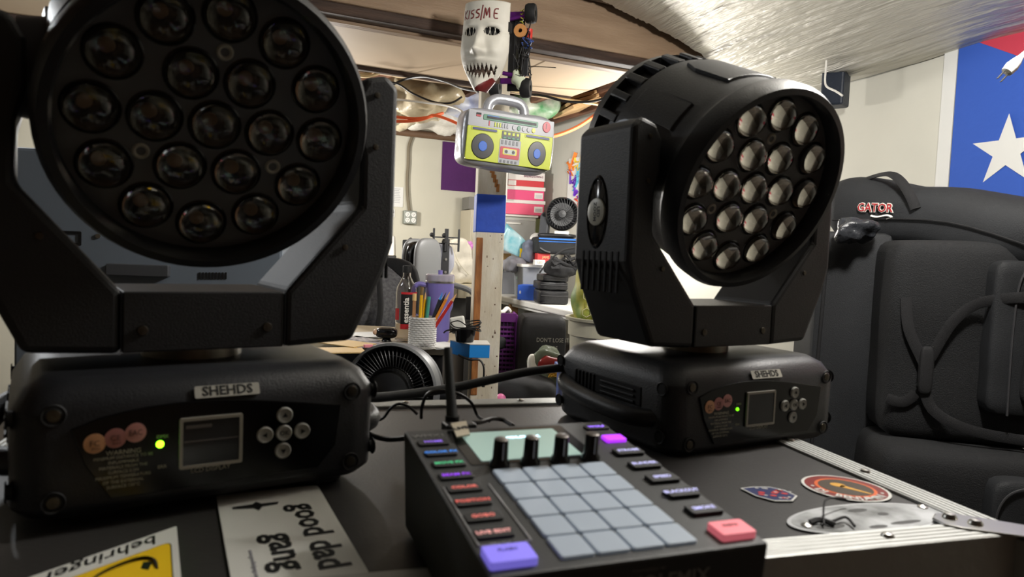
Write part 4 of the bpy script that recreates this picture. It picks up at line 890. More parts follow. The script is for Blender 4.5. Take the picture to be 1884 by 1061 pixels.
g.cyl(M @ Vector((.045, -.014, -.068)), M @ Vector((.045, -.014, -.085)), .005, n=8); tag(g.build('usb_lead', BKC), 'black lead with plug dangling below the blue carton', 'cable')
# fan handle, papers, envelopes
q = ondesk(711, 2.44); hb = thing('desk_microphone', 'glossy black rounded gadget on the desk behind the fan top', 'gadget', FR(q))
MB().soft((0, 0, .028), (.075, .05, .038), .7, 0, 1, 12).build('body', GLB, hb); MB().cyl((0, 0, 0), (0, 0, .012), .018, .012, 16).build('foot', GLB, hb)
MB().sph((-.036, -.01, .03), .010, 12).build('finger_ring', mat('beige_ring', (196, 160, 130), .4), hb)
MAN = mat('manila', (206, 172, 110), .7)
for i, (px, d, rz, w_, lab) in enumerate(((618, 2.16, .35, .17, 'manila envelope lying at the desk front edge'), (640, 2.3, -.5, .15, 'manila envelope lying under the grey sleeve, further back'))):
    q = ondesk(px, d); o = MB().box((0, .0, .003 + .003 * i), (w_, .11, .003)).build('envelope', MAN, smooth=False); place(o, FR(q, rz)); tag(o, lab, 'envelope')
for i, (px, d, rz, m, lab) in enumerate(((655, 2.42, .6, mat('patterned_card', (180, 170, 166), .7, rgb2=(60, 54, 60), vscale=60), 'patterned dark card lying on the desk left of the bottle'), (690, 2.3, -.2, mat('dark_folder', (60, 58, 66), .6, rgb2=(150, 140, 146), vscale=40), 'dark grey printed folder on the desk behind the fan'), (672, 2.55, .3, PAPER, 'crumpled white paper on the desk by the grey hoodie'), (732, 2.28, .1, PAPER, 'white paper lying in front of the water bottle'), (818, 2.36, .5, PAPER, 'white papers fanned between pencil cup and blue carton'))):
    q = ondesk(px, d); g = MB()
    for k in range(3): g.box((0, 0, .0015 + .0016 * k), (.11, .14, .001), Matrix.Rotation(k * .12, 4, 'Z'))
    o = g.build('paper_sheet', m, smooth=False); place(o, FR(q, rz)); tag(o, lab, 'paper')
tag(MB().box((0, 0, .009), (.028, .014, .010)).build('eraser', mat('pink_eraser', (226, 140, 150), .6), smooth=False, bevel=.002), 'small pink eraser on the desk papers', 'eraser').matrix_world = FR(ondesk(678, 2.24), .5)
# chair with hoodie
HOOD = mat('grey_marl', (112, 112, 114), .9, rgb2=(84, 84, 88), vscale=90, bump=.4, bscale=30)
q = PD(690, 560, 3.12); ch = thing('hooded_chair', 'chair draped with a grey marl hoodie between left spotlight and bottle', 'chair', FR(Vector((q.x, q.y, 0)), radians(-10)))
def hoodf(u, v):
    x = -.20 + .36 * u; w_ = (1 - ((u - .45) / .6) ** 2); ztop = 1.01 - .10 * max(0, u - .55) ** 1.2 * 3 - .02 * (u < .2)
    z = ztop - .52 * v; y = -.02 - .09 * sin(pi * min(1, v * 1.4)) * w_ - .012 * sin(u * 26 + v * 3) * v; return (x * (1 - .10 * v), y, z)
MB().grid(hoodf, 50, 30).build('hoodie', HOOD, ch)
MB().soft((0, .04, .80), (.38, .07, .42), .5, .0, 1, 10).build('backrest', FAB, ch)
MB().box((0, .05, .46), (.42, .42, .06)).build('seat', FAB, ch, False, .02)
MB().cyl((0, .05, .06), (0, .05, .44), .03, n=12).build('gas_stem', BLK, ch)
for k in range(5): MB().box((.14, 0, .05), (.28, .04, .03), Matrix.Translation((0, .05, 0)) @ Matrix.Rotation(k * 2 * pi / 5, 4, 'Z')).build('leg', BLK, ch, False, .006)
MB().tube([(.06, -.12, .93), (.075, -.13, .80), (.07, -.14, .70), (.08, -.13, .62)], .014, 8, 5, .4).build('hoodie_strap', WEB, ch)
# shelf unit at back left with white speaker gadget and black cylinder
q = PD(766, 480, 4.9); su = thing('side_shelf', 'black metal shelf with pale wood top by the back wall, far left', 'shelf', FR(Vector((q.x, q.y, 0)), RY + .1))
zs = q.z
MB().box((-.4, .2, zs), (.8, .42, .02)).build('top', mat('pale_top', (196, 176, 138), .6), su, False, .003)
MB().box((-.4, 0, zs - .05), (.8, .02, .08)).build('front_rail', mat('dark_metal', (58, 58, 62), .45, .5), su, False, .002)
for x in (-.78, -.02):
    for y in (.0, .4): MB().box((x, y, zs / 2 - .005), (.035, .03, zs - .01)).build('upright', mat('dark_metal', (58, 58, 62)), su, False, .002)
for x in (-.05, -.05): MB().cyl((x, -.011, zs - .03), (x, -.016, zs - .03), .007, n=10).cyl((x, -.011, zs - .065), (x, -.016, zs - .065), .007, n=10).build('bolt', STEEL, su)
def onshelf(px, d, z): r = ray(px, 470); pt = EYE + r * d; return Vector((pt.x, pt.y, z))
q = onshelf(716, 5.0, zs + .01); o = thing('router', 'white tapered wifi unit on black foot atop the far left shelf', 'router', FR(q))
MB().lathe([(.0001, .02), (.058, .02), (.05, .15), (.046, .158), (.0001, .158)], 4, Matrix.Rotation(pi / 4, 4, 'Z')).build('body', WHT, o, False, .006); MB().box((.0, 0, .01), (.09, .07, .02)).build('foot', BLK, o, False, .003)
q = onshelf(747, 4.98, zs + .01); o = thing('cylinder_speaker', 'small black cylinder speaker with loop on the far left shelf', 'speaker', FR(q))
MB().lathe([(.0001, 0), (.028, 0), (.028, .125), (.024, .135), (.0001, .136)], 20).build('body', FAB, o); MB().tube([(.01, 0, .132), (.03, 0, .148), (.048, 0, .13), (.05, 0, .11)], .004, 6).build('loop', WEB, o)
# paper bag / cardboard between
o, w, h = carton('cardboard_piece', 'small brown cardboard flap standing behind the water bottle', 'cardboard', 741, 491, 757, 545, 3.6, .2, .05, mat('kraft', (176, 136, 92), .8), bevel=.001)
# grey office chair
q = PD(790, 503, 3.9); gc = thing('office_chair', 'grey plastic-backed office chair by the back wall', 'chair', FR(Vector((q.x, q.y, 0)), radians(58)))
GP = mat('grey_chair_plastic', (124, 126, 128), .4)
zb = q.z
MB().soft((-.02, 0, zb + .06), (.22, .04, .27), .62, 0, 1, 14).build('back_shell', GP, gc); MB().soft((-.02, .06, zb + .05), (.21, .05, .25), .6, 0, 1, 12).build('back_cushion', GLB, gc)
MB().soft((.005, .105, zb + .05), (.23, .03, .28), .62, 0, 1, 12).build('rear_shell', GP, gc)
MB().tube([(.14, -.05, zb - .06), (.17, -.16, zb - .09), (.17, -.22, zb - .16), (.17, -.20, zb - .26)], .016, 8, 5).build('armrest', GP, gc)
MB().soft((0, -.2, zb - .36), (.46, .44, .08), .4, 0, 1, 10).build('seat', FAB, gc)
MB().cyl((0, -.15, .06), (0, -.15, zb - .38), .03, n=12).build('gas_stem', BLK, gc)
MB().box((0, .03, zb - .22), (.08, .03, .34)).build('back_bar', BLK, gc, False, .005)
for k in range(5): MB().box((.14, 0, .05), (.28, .04, .03), Matrix.Translation((0, -.15, 0)) @ Matrix.Rotation(k * 2 * pi / 5, 4, 'Z')).build('leg', BLK, gc, False, .006)
# white bench with bag and bracket
q = PD(878, 524, 4.55); wb = thing('white_bench', 'white-topped bench behind the post carrying a canvas bag', 'bench', FR(Vector((q.x, q.y, 0)), radians(4)))
zs2 = q.z
MB().box((-.14, .16, zs2 - .012), (.40, .32, .024)).build('top', mat('bench_cream', (206, 196, 168), .5), wb, False, .003)
MB().box((-.14, .30, zs2 / 2 - .05), (.38, .02, zs2 - .12)).build('back_panel', mat('bench_dark', (48, 46, 42), .7), wb, False)
for x in (-.32, .04):
    for y in (.02, .30): MB().box((x, y, zs2 / 2 - .012), (.04, .04, zs2 - .024)).build('leg', WHT, wb, False, .003)
CAN = mat('canvas_white', (208, 202, 186), .85, bump=.6, bscale=20, var=.1, vscale=9)
q = PD(856, 521, 4.6); bg = thing('canvas_bag', 'slumped white canvas tote bag with yellow smear leaning beside the post', 'bag', FR(Vector((q.x, q.y, zs2 + .005)), radians(12), 0, radians(-14)))
MB().soft((-.0, .05, .14), (.17, .12, .30), .35, .018, 18, 16, seed=7).build('bag_body', CAN, bg); MB().tube([(-.08, .0, .28), (-.10, -.02, .15), (-.07, -.02, .03)], .003, 6).tube([(-.04, -.02, .29), (-.02, -.03, .15), (.03, -.03, .05)], .002, 6).build('seam', mat('seam_cream', (180, 172, 150), .8), bg)
MB().sph((-.075, -.012, .13), (.012, .004, .02), 10).build('yellow_mark', mat('bag_yellow', (226, 200, 80), .7), bg)
q = PD(817, 505, 4.4); br = thing('tv_bracket', 'black steel bracket with round knobs standing behind the canvas bag', 'bracket', FR(Vector((q.x, q.y, zs2)), radians(20)))
zt = PD(817, 430, 4.4).z - zs2; zb2 = 0
MB().box((.01, .02, zt * .45), (.045, .02, zt * .9)).build('upright_bar', BLK, br, False, .003)
for z in (.25, .5, .75): MB().cyl((.01, .008, zt * z), (.01, .003, zt * z), .008, n=10).build('bar_hole', STEEL, br)
for x in (-.075, -.0, .012, .085):
    MB().box((x, -.005, zt * .88), (.012, .012, .14), Matrix.Rotation(.0, 4, 'Y')).build('hook_arm', BLK, br, False, .002)
for z in (.81, .93): MB().box((0.0, -.005, zt * z), (.17, .008, .008)).build('cross_rod', BLK, br, False)
for x in (-.09, -.012):
    for z in (.84, .97): MB().sph((x, -.012, zt * z), .014, 10).build('knob', RUB, br)
MB().soft((.0, .06, zt * .5), (.14, .06, .2), .5, .02, 15, 10, seed=5).build('hanging_cloth', mat('pale_bluegrey_cloth', (170, 172, 184), .8), br)
q = PD(863, 452, 5.2); o = thing('pink_flower', 'small pink artificial flower beside the left edge of the post', 'flower', FR(q))
for k in range(6): MB().sph((.022 * cos(k * pi / 3), 0, .022 * sin(k * pi / 3)), (.016, .006, .016), 8).build('petal', mat('petal_pink', (206, 130, 196), .6), o)
MB().cyl((0, 0, -.02), (.01, 0, PD(863, 452, 5.2).z * -.0 - .32), .003, n=6).build('stem', mat('stem_green', (80, 110, 70), .6), o)
o, w, h = carton('monitor', 'small black screen with pale edge standing under the bench by the post', 'monitor', 857, 546, 874, 588, 4.3, .1, .03, GLB, bevel=.003)
# circulator fan in front of desk
q = PD(727, 716, 1.66); fr_ = 86 / 1300 * 1.66; fan = thing('floor_fan', 'large black circulator fan standing behind the flight case, below the desk', 'fan', FR(q, radians(-3), radians(-8)))
AX = Matrix.Rotation(pi / 2, 4, 'X')
MB().lathe([(fr_ * .93, .045), (fr_ * .97, .05), (fr_, .04), (fr_, -.03), (fr_ * .95, -.06), (fr_ * .5, -.085), (.0001, -.09)], 56, AX).build('fan_housing', mat('fan_grey_black', (46, 48, 50), .5), fan)
g = MB()
for k in range(60):
    a = 2 * pi * k / 60; g.tube([(fr_ * (.50 + .46 * t) * cos(a + .12 * t), -.052 - .014 * sin(pi * (.3 + .7 * t)), fr_ * (.50 + .46 * t) * sin(a + .12 * t)) for t in (0, .25, .5, .75, 1)], .0013, 6, 2)
for rr in (.50, .72): g.tube([(rr * fr_ * cos(a * pi / 12), -.062, rr * fr_ * sin(a * pi / 12)) for a in range(24)], .0022, 6, 2, closed=True)
gr = g.build('grille', mat('grille_black', (34, 35, 37), .45), fan)
MB().lathe([(fr_ * .90, .052), (fr_ * .93, .066), (fr_ * .985, .062), (fr_ * 1.005, .04), (fr_ * 1.005, .01)], 56, AX).build('rim_band', mat('rim_grey', (92, 94, 96), .4), fan)
MB().lathe([(.0001, .066), (fr_ * .30, .064), (fr_ * .44, .055), (fr_ * .50, .05)], 40, AX @ Matrix.Translation((0, -.0, 0))).build('centre_dome', mat('dome_black', (34, 35, 37), .3), fan)
for k in range(3):
    a = k * 2 * pi / 3 + .5; MB().prism([(fr_ * .12 * cos(a - 1), fr_ * .12 * sin(a - 1)), (fr_ * .85 * cos(a - .1), fr_ * .85 * sin(a - .1)), (fr_ * .88 * cos(a + .7), fr_ * .88 * sin(a + .7)), (fr_ * .14 * cos(a + 1), fr_ * .14 * sin(a + 1))], -.012, -.006).build('blade', BLK, fan, False, .002)
MB().cyl((fr_ * .96, 0, -.005), (fr_ * 1.25, 0, -.005), .024, .02, 20).build('pivot_knob', BLK, fan)
MB().cyl((-fr_ * .96, 0, -.005), (-fr_ * 1.2, 0, -.005), .024, .02, 20).build('pivot_knob', BLK, fan)
MB().tube([(fr_ * 1.18, .0, 0), (fr_ * 1.2, .02, -.1), (fr_ * .6, .02, -fr_ * 1.25), (0, .02, -fr_ * 1.35), (-fr_ * .6, .02, -fr_ * 1.25), (-fr_ * 1.2, .02, -.1), (-fr_ * 1.18, 0, 0)], .012, 10, 5).build('yoke_stand', BLK, fan)
MB().cyl((0, .03, -q.z + .03), (0, .02, -fr_ * 1.3), .018, n=14).cyl((0, .03, -q.z + .0), (0, .03, -q.z + .03), .14, .12, 28).build('pedestal', BLK, fan)
# ================================================================ RIGHT-OF-POST BACKGROUND: table and clutter
e0, e1 = PZ(900, 533, .74), PZ(1052, 572, .74); e0.z = e1.z = 0
ux = Vector((-sin(radians(22)), cos(radians(22)), 0)); TYAW = atan2(ux.y, ux.x)
TT = Matrix.Translation(e1 - ux * .03) @ Matrix.Rotation(TYAW, 4, 'Z')       # local x: away along the edge, -y: towards the wall
tab = thing('folding_table', 'white plastic folding table crowded with boxes along the right wall', 'table', TT)
TL = 1.48
out = rrect(-.12, -.47, TL, 0, .07, 5)
PLW = mat('white_blowmoulded_plastic', (220, 220, 214), .45)
MB().slab(out, .700, .740).build('table_top', PLW, tab, False, .008)
MB().slab(rrect(-.10, -.45, TL - .02, -.02, .06, 5), .680, .700).build('under_lip', PLW, tab, False, .004)
for x in (.12, TL - .2):
    for y in (-.06, -.44): MB().cyl((x, y, 0), (x, y, .69), .0135, n=12).build('leg', mat('leg_grey', (84, 86, 86), .4, .5), tab)
    MB().cyl((x, -.44, .2), (x, -.06, .2), .011, n=10).build('leg_brace', mat('leg_grey', (84, 86, 86)), tab)
Z7 = .741
CLB = mat('frosted_tote', (176, 180, 184), .25, trans=.45, ior=1.1); TYW = radians(12)
def bin_(name, lab, cat, px0, yt, px1, d, dep, m, yaw=TYW, z0=Z7, taper=.012, lid=None, rim=True):
    M, w, h = face(px0, yt, px1, 555, d, yaw, z0); o = thing(name, lab, cat, M)
    g = MB(); t = taper; g.add([(t, t, 0), (w - t, t, 0), (w - t, dep - t, 0), (t, dep - t, 0), (0, 0, h), (w, 0, h), (w, dep, h), (0, dep, h), (t + .004, t + .004, .004), (w - t - .004, t + .004, .004), (w - t - .004, dep - t - .004, .004), (t + .004, dep - t - .004, .004), (.004, .004, h), (w - .004, .004, h), (w - .004, dep - .004, h), (.004, dep - .004, h)],
          [(0, 3, 2, 1), (0, 1, 5, 4), (1, 2, 6, 5), (2, 3, 7, 6), (3, 0, 4, 7), (8, 9, 10, 11), (8, 12, 13, 9), (9, 13, 14, 10), (10, 14, 15, 11), (11, 15, 12, 8), (4, 5, 13, 12), (5, 6, 14, 13), (6, 7, 15, 14), (7, 4, 12, 15)])
    g.build('tub', m, o, False, .006)
    if lid: MB().slab(rrect(-.012, -.012, w + .012, dep + .012, .02), h - .004, h + .016).build('lid', lid, o, False, .004)
    elif rim: MB().tube([(0, 0, h), (w, 0, h), (w, dep, h), (0, dep, h)], .006, 6, 0, closed=True).build('rim', m, o)
    return o, w, h, M
bin_('clear_bin', 'low translucent grey bin at the far end of the white table', 'bin', 912, 500, 958, 5.15, .34, mat('clear_grey_bin', (168, 170, 176), .3, trans=.3, ior=1.1))
o, w, h, M = bin_('storage_tote', 'translucent tote with green contents and white lid on the white table', 'tote', 961, 491, 1008, 4.75, .30, CLB, lid=PLW)
MB().soft((w / 2, .15, h * .42), (w * .8, .22, h * .7), .4, .03, 14, 10, seed=6).build('green_contents', mat('mint_cloth', (120, 168, 140), .8, rgb2=(160, 186, 176), vscale=14), o)
totez = M.translation.z + h + .016
def txt_on(o, s, u, v, size, m, w, h, y=-.0015): text('lettering', s, size, m, o, TF(u * w, y, v * h), .0002)
o, w, h = carton('small_box', 'medium blue cardboard box on its side at the white table edge', 'box', 952, 525, 993, 553, 4.62, radians(-12), .16, mat('box_blue', (52, 98, 204), .55), z0=Z7, bevel=.002)
txt_on(o, '8', .12, .5, .03, WHT, w, h); txt_on(o, '8', .88, .5, .03, WHT, w, h)
# three black zip cases
zz = Z7
for i, (a, b, y0_, lab) in enumerate(((992, 1048, 532, 'deep black zip case, bottom of the three on the table'), (991, 1046, 520, 'black zip case in the middle of the stack of three'), (997, 1047, 507, 'flat black zip case, topmost of the stack of three'))):
    M, w, h = face(a, y0_, b, 560, 4.30, radians(8), zz)
    h = (.088, .052, .042)[i]; o = thing('zip_case', lab, 'case', Matrix.Translation((0, 0, zz - M.translation.z)) @ M)
    MB().soft((w / 2, .12, h / 2), (w, .24, h), .22, .004, 20, 10, seed=i).build('case_body', mat('leatherette', (26, 26, 28), .4, bump=.2, bscale=60), o); MB().tube([(.01, -.001, h * .62), (w / 2, -.003, h * .60), (w - .01, -.001, h * .62)], .0022, 6).build('zip', mat('zip_dark', (60, 60, 62), .4), o); zz += h
FABB = FAB2
M, w, h = face(1010, 468, 1068, 507, 4.25, .15); o = thing('strap_heap', 'heap of tangled black straps on top of the zip cases', 'straps', FR(Vector((M.translation.x, M.translation.y, zz)), .15))
g = MB().soft((w / 2, .1, .04), (w, .2, .09), .7, .03, 20, 12, seed=8); random.seed(4)
for k in range(9): g.tube([(random.uniform(0, w), random.uniform(-.02, .1), random.uniform(.03, .13)) for _ in range(4)], .009, 6, 5, .35)
g.tube([(-.06, -.02, .01), (0, -.02, .09), (.08, 0, .15), (.16, .02, .17)], .008, 6, 5, .4); g.build('straps', WEB, o)
# clutter on tote and behind
o, w, h = carton('small_box', 'small white carton with printed label lying on the tote lid', 'box', 984, 478, 1003, 492, 4.66, .1, .09, WHT, z0=totez, bevel=.001); txt_on(o, 'LED', .5, .5, .02, mat('print_grey', (96, 94, 84)), w, h)
o, w, h = carton('small_box', 'red carton with pale lettering under the blue-trimmed black bag', 'box', 989, 464, 1012, 486, 4.76, .12, .16, mat('box_red', (186, 48, 48), .5), z0=totez, bevel=.001); txt_on(o, 'JAMS', .65, .6, .022, mat('pale_gold', (220, 200, 140), .6), w, h)
o = thing('padded_bag', 'black padded bag with bright blue zip trim carrying the small fan', 'bag', None)
M, w, h = face(990, 436, 1064, 468, 4.72, radians(10)); place(o, M)
zbag = M.translation.z
MB().soft((w / 2, .14, h / 2), (w, .28, h), .2, .004, 12, 10).build('bag_body', FAB2, o)
MB().box((w / 2, -.003, h * .88), (w * .98, .006, .010)).box((w / 2, -.003, h * .72), (w * .98, .006, .005)).build('blue_trim', mat('blue_trim', (30, 112, 210), .5), o, False, .001)
MB().tube([(w * .05, -.006, h * .35), (w * .18, -.012, h * .18), (w * .3, -.006, h * .12)], .006, 6, 5, .4).build('strap', mat('strap_grey', (90, 90, 92), .7), o)
MB().box((w * 1.02, .02, h * .5), (.02, .05, .09)).build('lilac_tag', mat('lilac', (140, 130, 200), .6), o, False, .003)
# small fan on bag
q = M @ Vector((w * .56, .12, h)); sf = thing('table_fan', 'small round black fan on the blue-trimmed bag by the right spotlight', 'fan', FR(q, radians(-22)))
rf = .115; zc = rf + .045
MB().lathe([(.0001, -.05), (rf * .7, -.045), (rf, -.01), (rf, .02), (rf * .92, .04), (rf * .88, .035)], 40, Matrix.Translation((.03, 0, zc)) @ AX @ Matrix.Rotation(.35, 4, 'Y')).build('fan_housing', mat('fan_shell', (28, 28, 30), .3), sf)
g = MB(); MM = Matrix.Translation((.03, 0, zc)) @ AX @ Matrix.Rotation(.35, 4, 'Y')
for k in range(30):
    a = k * 2 * pi / 30; g.tube([MM @ Vector((rf * t * cos(a + .5 * t), rf * t * sin(a + .5 * t), .042 - .006 * t)) for t in (.25, .5, .75, .92)], .0018, 5, 2)
g.lathe([(.0001, .05), (rf * .22, .048), (rf * .27, .04)], 20, MM); g.build('grille', mat('grille_black', (52, 54, 56)), sf)
MB().prism([(-.13, 0), (-.06, 0), (-.055, .09), (-.075, .165), (-.10, .175), (-.12, .15)], -.03, .02).build('side_arm', mat('arm_charcoal', (52, 54, 58), .4), sf, False, .012)
MB().cyl((-.088, -.031, .15), (-.088, -.038, .15), .012, n=16).build('arm_button', GLB, sf)
MB().soft((.0, 0, .012), (.26, .14, .03), .5, 0, 1, 10).build('fan_base', BLK, sf)
MB().box((.05, -.05, .03), (.10, .02, .025)).build('pale_label', PAPER, sf, False, .002)
# drawer tower & shoe boxes in the corner
M, w, h = face(897, 398, 985, 500, 5.35, radians(14), Z7); dr = thing('drawer_tower', 'clear plastic drawer tower behind the post under the shoe boxes', 'drawers', M)
DRW = mat('drawer_clear', (190, 190, 186), .25, trans=.35, ior=1.1)
MB().box((w / 2, .17, h / 2), (w, .34, h)).build('frame', mat('drawer_frame', (206, 206, 198), .4, trans=.2, ior=1.1), dr, False, .01)
for k in range(3): 
    dd = MB().box((w / 2, -.01, h * (.18 + .32 * k)), (w * .94, .03, h * .27)).build('drawer', DRW, dr, False, .006); MB().box((w / 2, -.03, h * (.27 + .32 * k)), (w * .3, .012, .012)).build('pull', WHT, dd, False, .003)
MB().box((w / 2, .16, h + .008), (w * 1.04, .38, .018)).build('top_lid', WHT, dr, False, .005)
ztop = M.translation.z + h + .017
gl = bin_('storage_bin', 'olive green plastic bin behind the drawer tower in the corner', 'bin', 962, 402, 1012, 5.5, .2, mat('olive_bin', (128, 138, 92), .5), yaw=.2, z0=Z7, lid=None, rim=False)
zz = ztop; PK = mat('box_pink', (222, 64, 118), .5); PK2 = mat('box_pink2', (226, 84, 118), .5); LIDW = mat('box_lid_white', (224, 218, 212), .6)
def shoebox(lab, px0, px1, hb, hl, m, lid, label=None, dz=0, yaw=radians(14), d=5.3, dep=.3):
    global zz
    M, w, h = face(px0, 350, px1, 380, d, yaw, zz); o = thing('shoe_box', lab, 'box', M)
    MB().box((w / 2, dep / 2, hb / 2), (w - .008, dep - .008, hb)).build('box', m, o, False, .002)
    if lid is not None: MB().box((w / 2, dep / 2, hb - .0 + hl / 2), (w + .006, dep + .004, hl)).build('lid', lid, o, False, .002)
    zz += hb + (hl if lid is not None else 0); return o, w, hb
sl = mat('label_silver', (176, 172, 172), .4, .3)
o, w, h = shoebox('pink shoe box with white lid, lowest in the corner stack', 930, 1003, .082, .026, PK2, LIDW)
MB().box((w * .84, .002, h * .5), (.065, .006, .045)).build('label_patch', LIDW, o, False); MB().box((w * .84, -.0015, h * .45), (.05, .002, .025)).build('label_print', sl, o, False)
o, w, h = shoebox('pink shoe box with white lid, second from bottom of stack', 932, 1002, .074, .028, PK, LIDW)
MB().box((w * .84, .002, h * .5), (.065, .006, .045)).build('label_patch', LIDW, o, False); MB().box((w * .84, -.0015, h * .45), (.05, .002, .025)).build('label_print', sl, o, False)
o, w, h = shoebox('slim red box with white end label in the corner stack', 933, 1001, .046, 0, mat('box_crimson', (200, 40, 50), .5), None)
MB().box((w * .12, .002, h * .5), (.06, .006, .036)).build('label_patch', LIDW, o, False)
o, w, h = shoebox('white box handwritten BREAKDOWN-2 in the corner stack', 933, 1002, .062, 0, LIDW, None)
text('lettering', 'BREAKDOWN-2', .021, mat('marker_purple', (120, 50, 80), .6), o, TF(w * .68, .002, h * .5), .0002, bold=.0004)
o, w, h = shoebox('teal box, top of the corner stack just below the radio', 936, 985, .05, 0, mat('box_teal', (90, 178, 176), .5), None)
o, w, h = carton('white_board', 'tall narrow white board standing left of the shoe boxes', 'board', 926, 311, 934, 368, 5.25, radians(14), .3, WHT, bevel=.001)
o, w, h = carton('grey_box', 'small grey box shelf behind the left side of the post', 'box', 863, 362, 884, 385, 5.5, radians(20), .2, mat('box_grey', (120, 118, 112), .6), bevel=.002)
o, w, h = carton('cabinet', 'cream cabinet partly hidden behind the post below the grey box', 'cabinet', 866, 386, 900, 440, 5.45, radians(20), .3, mat('cabinet_cream', (196, 188, 166), .6), z0=.3, bevel=.004)
MB().box((w / 2, -.006, h * .5), (w * .9, .012, h * .9)).build('door', mat('cabinet_cream', (196, 188, 166)), o, False, .002)
# child painting on right wall
A = rpt(1043, 388, .01); B = rpt(1100, 400, .01); T_ = rpt(1043, 293, .01)
M = Matrix.Translation(A) @ Matrix.Rotation(RY - pi / 2, 4, 'Z'); w = (B - A).dot(-YR); h = T_.z - A.z
pa = thing('childs_painting', 'child painting with bright colour splashes taped to the right wall', 'painting', M)
MB().box((w / 2, -.002, h / 2), (w, .003, h)).build('sheet', PAPER, pa, False)
random.seed(12)
for i, (c, u, v, n_) in enumerate((((236, 130, 50), .16, .82, 6), ((240, 200, 60), .36, .86, 7), ((90, 180, 205), .40, .62, 8), ((110, 60, 180), .2, .5, 6), ((110, 50, 190), .38, .34, 4), ((60, 150, 90), .55, .68, 5), ((230, 90, 50), .48, .14, 6), ((220, 60, 70), .62, .3, 5), ((70, 120, 200), .75, .5, 6))):
    g = MB()
    for k in range(n_):
        x, z = (u + random.uniform(-.1, .1)) * w, (v + random.uniform(-.1, .1)) * h
        g.tube([(x, -.0042, z), (x + random.uniform(-.05, .05), -.0042, z + random.uniform(-.05, .05)), (x + random.uniform(-.07, .07), -.0042, z + random.uniform(-.08, .08))], .013, 6, 3, .12)
    g.build('paint_splash', mat('paint_%d' % i, c, .6), pa)
# middle clutter on the far end of the table
o = MB().grid(lambda u, v: (.22 * u - .11, .02 * sin(u * 6 + v), .02 + .18 * v * (1 - .4 * u)), 8, 8).build('zip_pouch', mat('teal_clear_pouch', (60, 160, 176), .25, rgb2=(170, 196, 200), vscale=9)); md = o.modifiers.new('s', 'SOLIDIFY'); md.thickness = .004
q = PD(937, 470, 5.0); place(o, FR(q, .3, 0, .4)); tag(o, 'teal and clear zip pouch leaning beside the post', 'pouch')
q = PZ(930, 520, Z7); q = PD(930, 480, 5.05)
o, w, h = carton('cardboard_box', 'small open brown cardboard box above the clear grey bin', 'box', 918, 466, 940, 487, 5.1, .5, .12, mat('kraft2', (150, 122, 80), .8), bevel=.002)
o, w, h = carton('yellow_packet', 'bright yellow upright packet on the cluttered table', 'packet', 956, 457, 967, 474, 5.0, .1, .03, mat('packet_yellow', (240, 206, 30), .5), bevel=.003)
lumpitems = (('folded_jeans', 'blue-grey folded cloth left of the blue-trimmed bag', 980, 462, 4.95, (.14, .12, .16), (112, 118, 134), 1, 'cloth'),
    ('crumpled_hat', 'crumpled grey cap above the clear grey bin', 947, 487, 4.95, (.16, .12, .10), (130, 130, 136), 2, 'cap'),
    ('red_ball', 'small red rounded toy beside the yellow packet', 971, 472, 4.98, (.05, .05, .05), (206, 64, 66), 3, 'toy'),
    ('white_hat', 'small white and black bundle left of the small fan', 987, 440, 5.0, (.10, .08, .08), (222, 220, 214), 4, 'bundle'),
    ('beige_pouch', 'beige soft pouch lying on the clear bin contents', 957, 481, 5.1, (.12, .1, .05), (196, 176, 160), 5, 'pouch'),
    ('green_cup', 'small mint green cup beside the post on the table', 923, 490, 5.15, (.06, .06, .05), (110, 190, 150), 6, 'cup'),
    ('purple_toy', 'tiny purple toy behind the yellow packet', 971, 460, 5.1, (.04, .04, .05), (110, 100, 180), 7, 'toy'))
for nm, lab, px, py, d, s, c, sd, cat in lumpitems:
    o = MB().soft((0, 0, 0), s, .55, .02, 22, 10, seed=sd).build(nm, mat(nm + '_m', c, .75, bump=.3, bscale=30, var=.25, vscale=20)); place(o, FR(PD(px, py, d), sd * .3)); tag(o, lab, cat)
# waste bin with patterned bag
q = PD(1118, 584, 2.75); BIN = mat('greige_bin', (176, 172, 152), .5)
wbn = thing('waste_bin', 'tall beige plastic bin behind the right spotlight', 'bin', FR(Vector((q.x, q.y, 0)), .3)); zr = q.z
MB().lathe([(.0001, .0), (.115, 0), (.145, zr - .07), (.152, zr - .068), (.152, zr - .012), (.163, zr - .010), (.165, zr), (.150, zr + .001), (.140, zr - .06), (.11, .01), (.0001, .01)], 40).build('bin_body', BIN, wbn)
q2 = PD(1093, 582, 2.75); pb = thing('patterned_bag', 'yellow and green honeycomb patterned bag standing in the beige bin', 'bag', FR(Vector((q2.x, q2.y, zr - .03)), .25))
hz = PD(1080, 462, 2.75).z - zr + .03
MB().soft((.02, .03, hz / 2), (.17, .12, hz), .45, .02, 14, 16, seed=9).build('bag_body', mat('honeycomb_print', (214, 196, 84), .5, rgb2=(110, 136, 60), vscale=10, bump=.3, bscale=12), pb)
g = MB(); random.seed(6)
for r_ in range(6):
    for c_ in range(4):
        x, z = -.045 + c_ * .034 + (r_ % 2) * .017, .05 + r_ * .032
        g.tube([(x + .018 * cos(a * pi / 3 + pi / 6), -.036 + .0 * a, z + .018 * sin(a * pi / 3 + pi / 6)) for a in range(6)], .0013, 4, 0, closed=True)
g.build('honeycomb_lines', mat('pale_lines', (222, 214, 180), .5), pb)
MB().soft((-.055, .0, hz * .86), (.05, .04, .09), .7, .01, 20, 10, seed=2).build('green_flap', mat('leaf_green', (110, 196, 40), .5), pb)
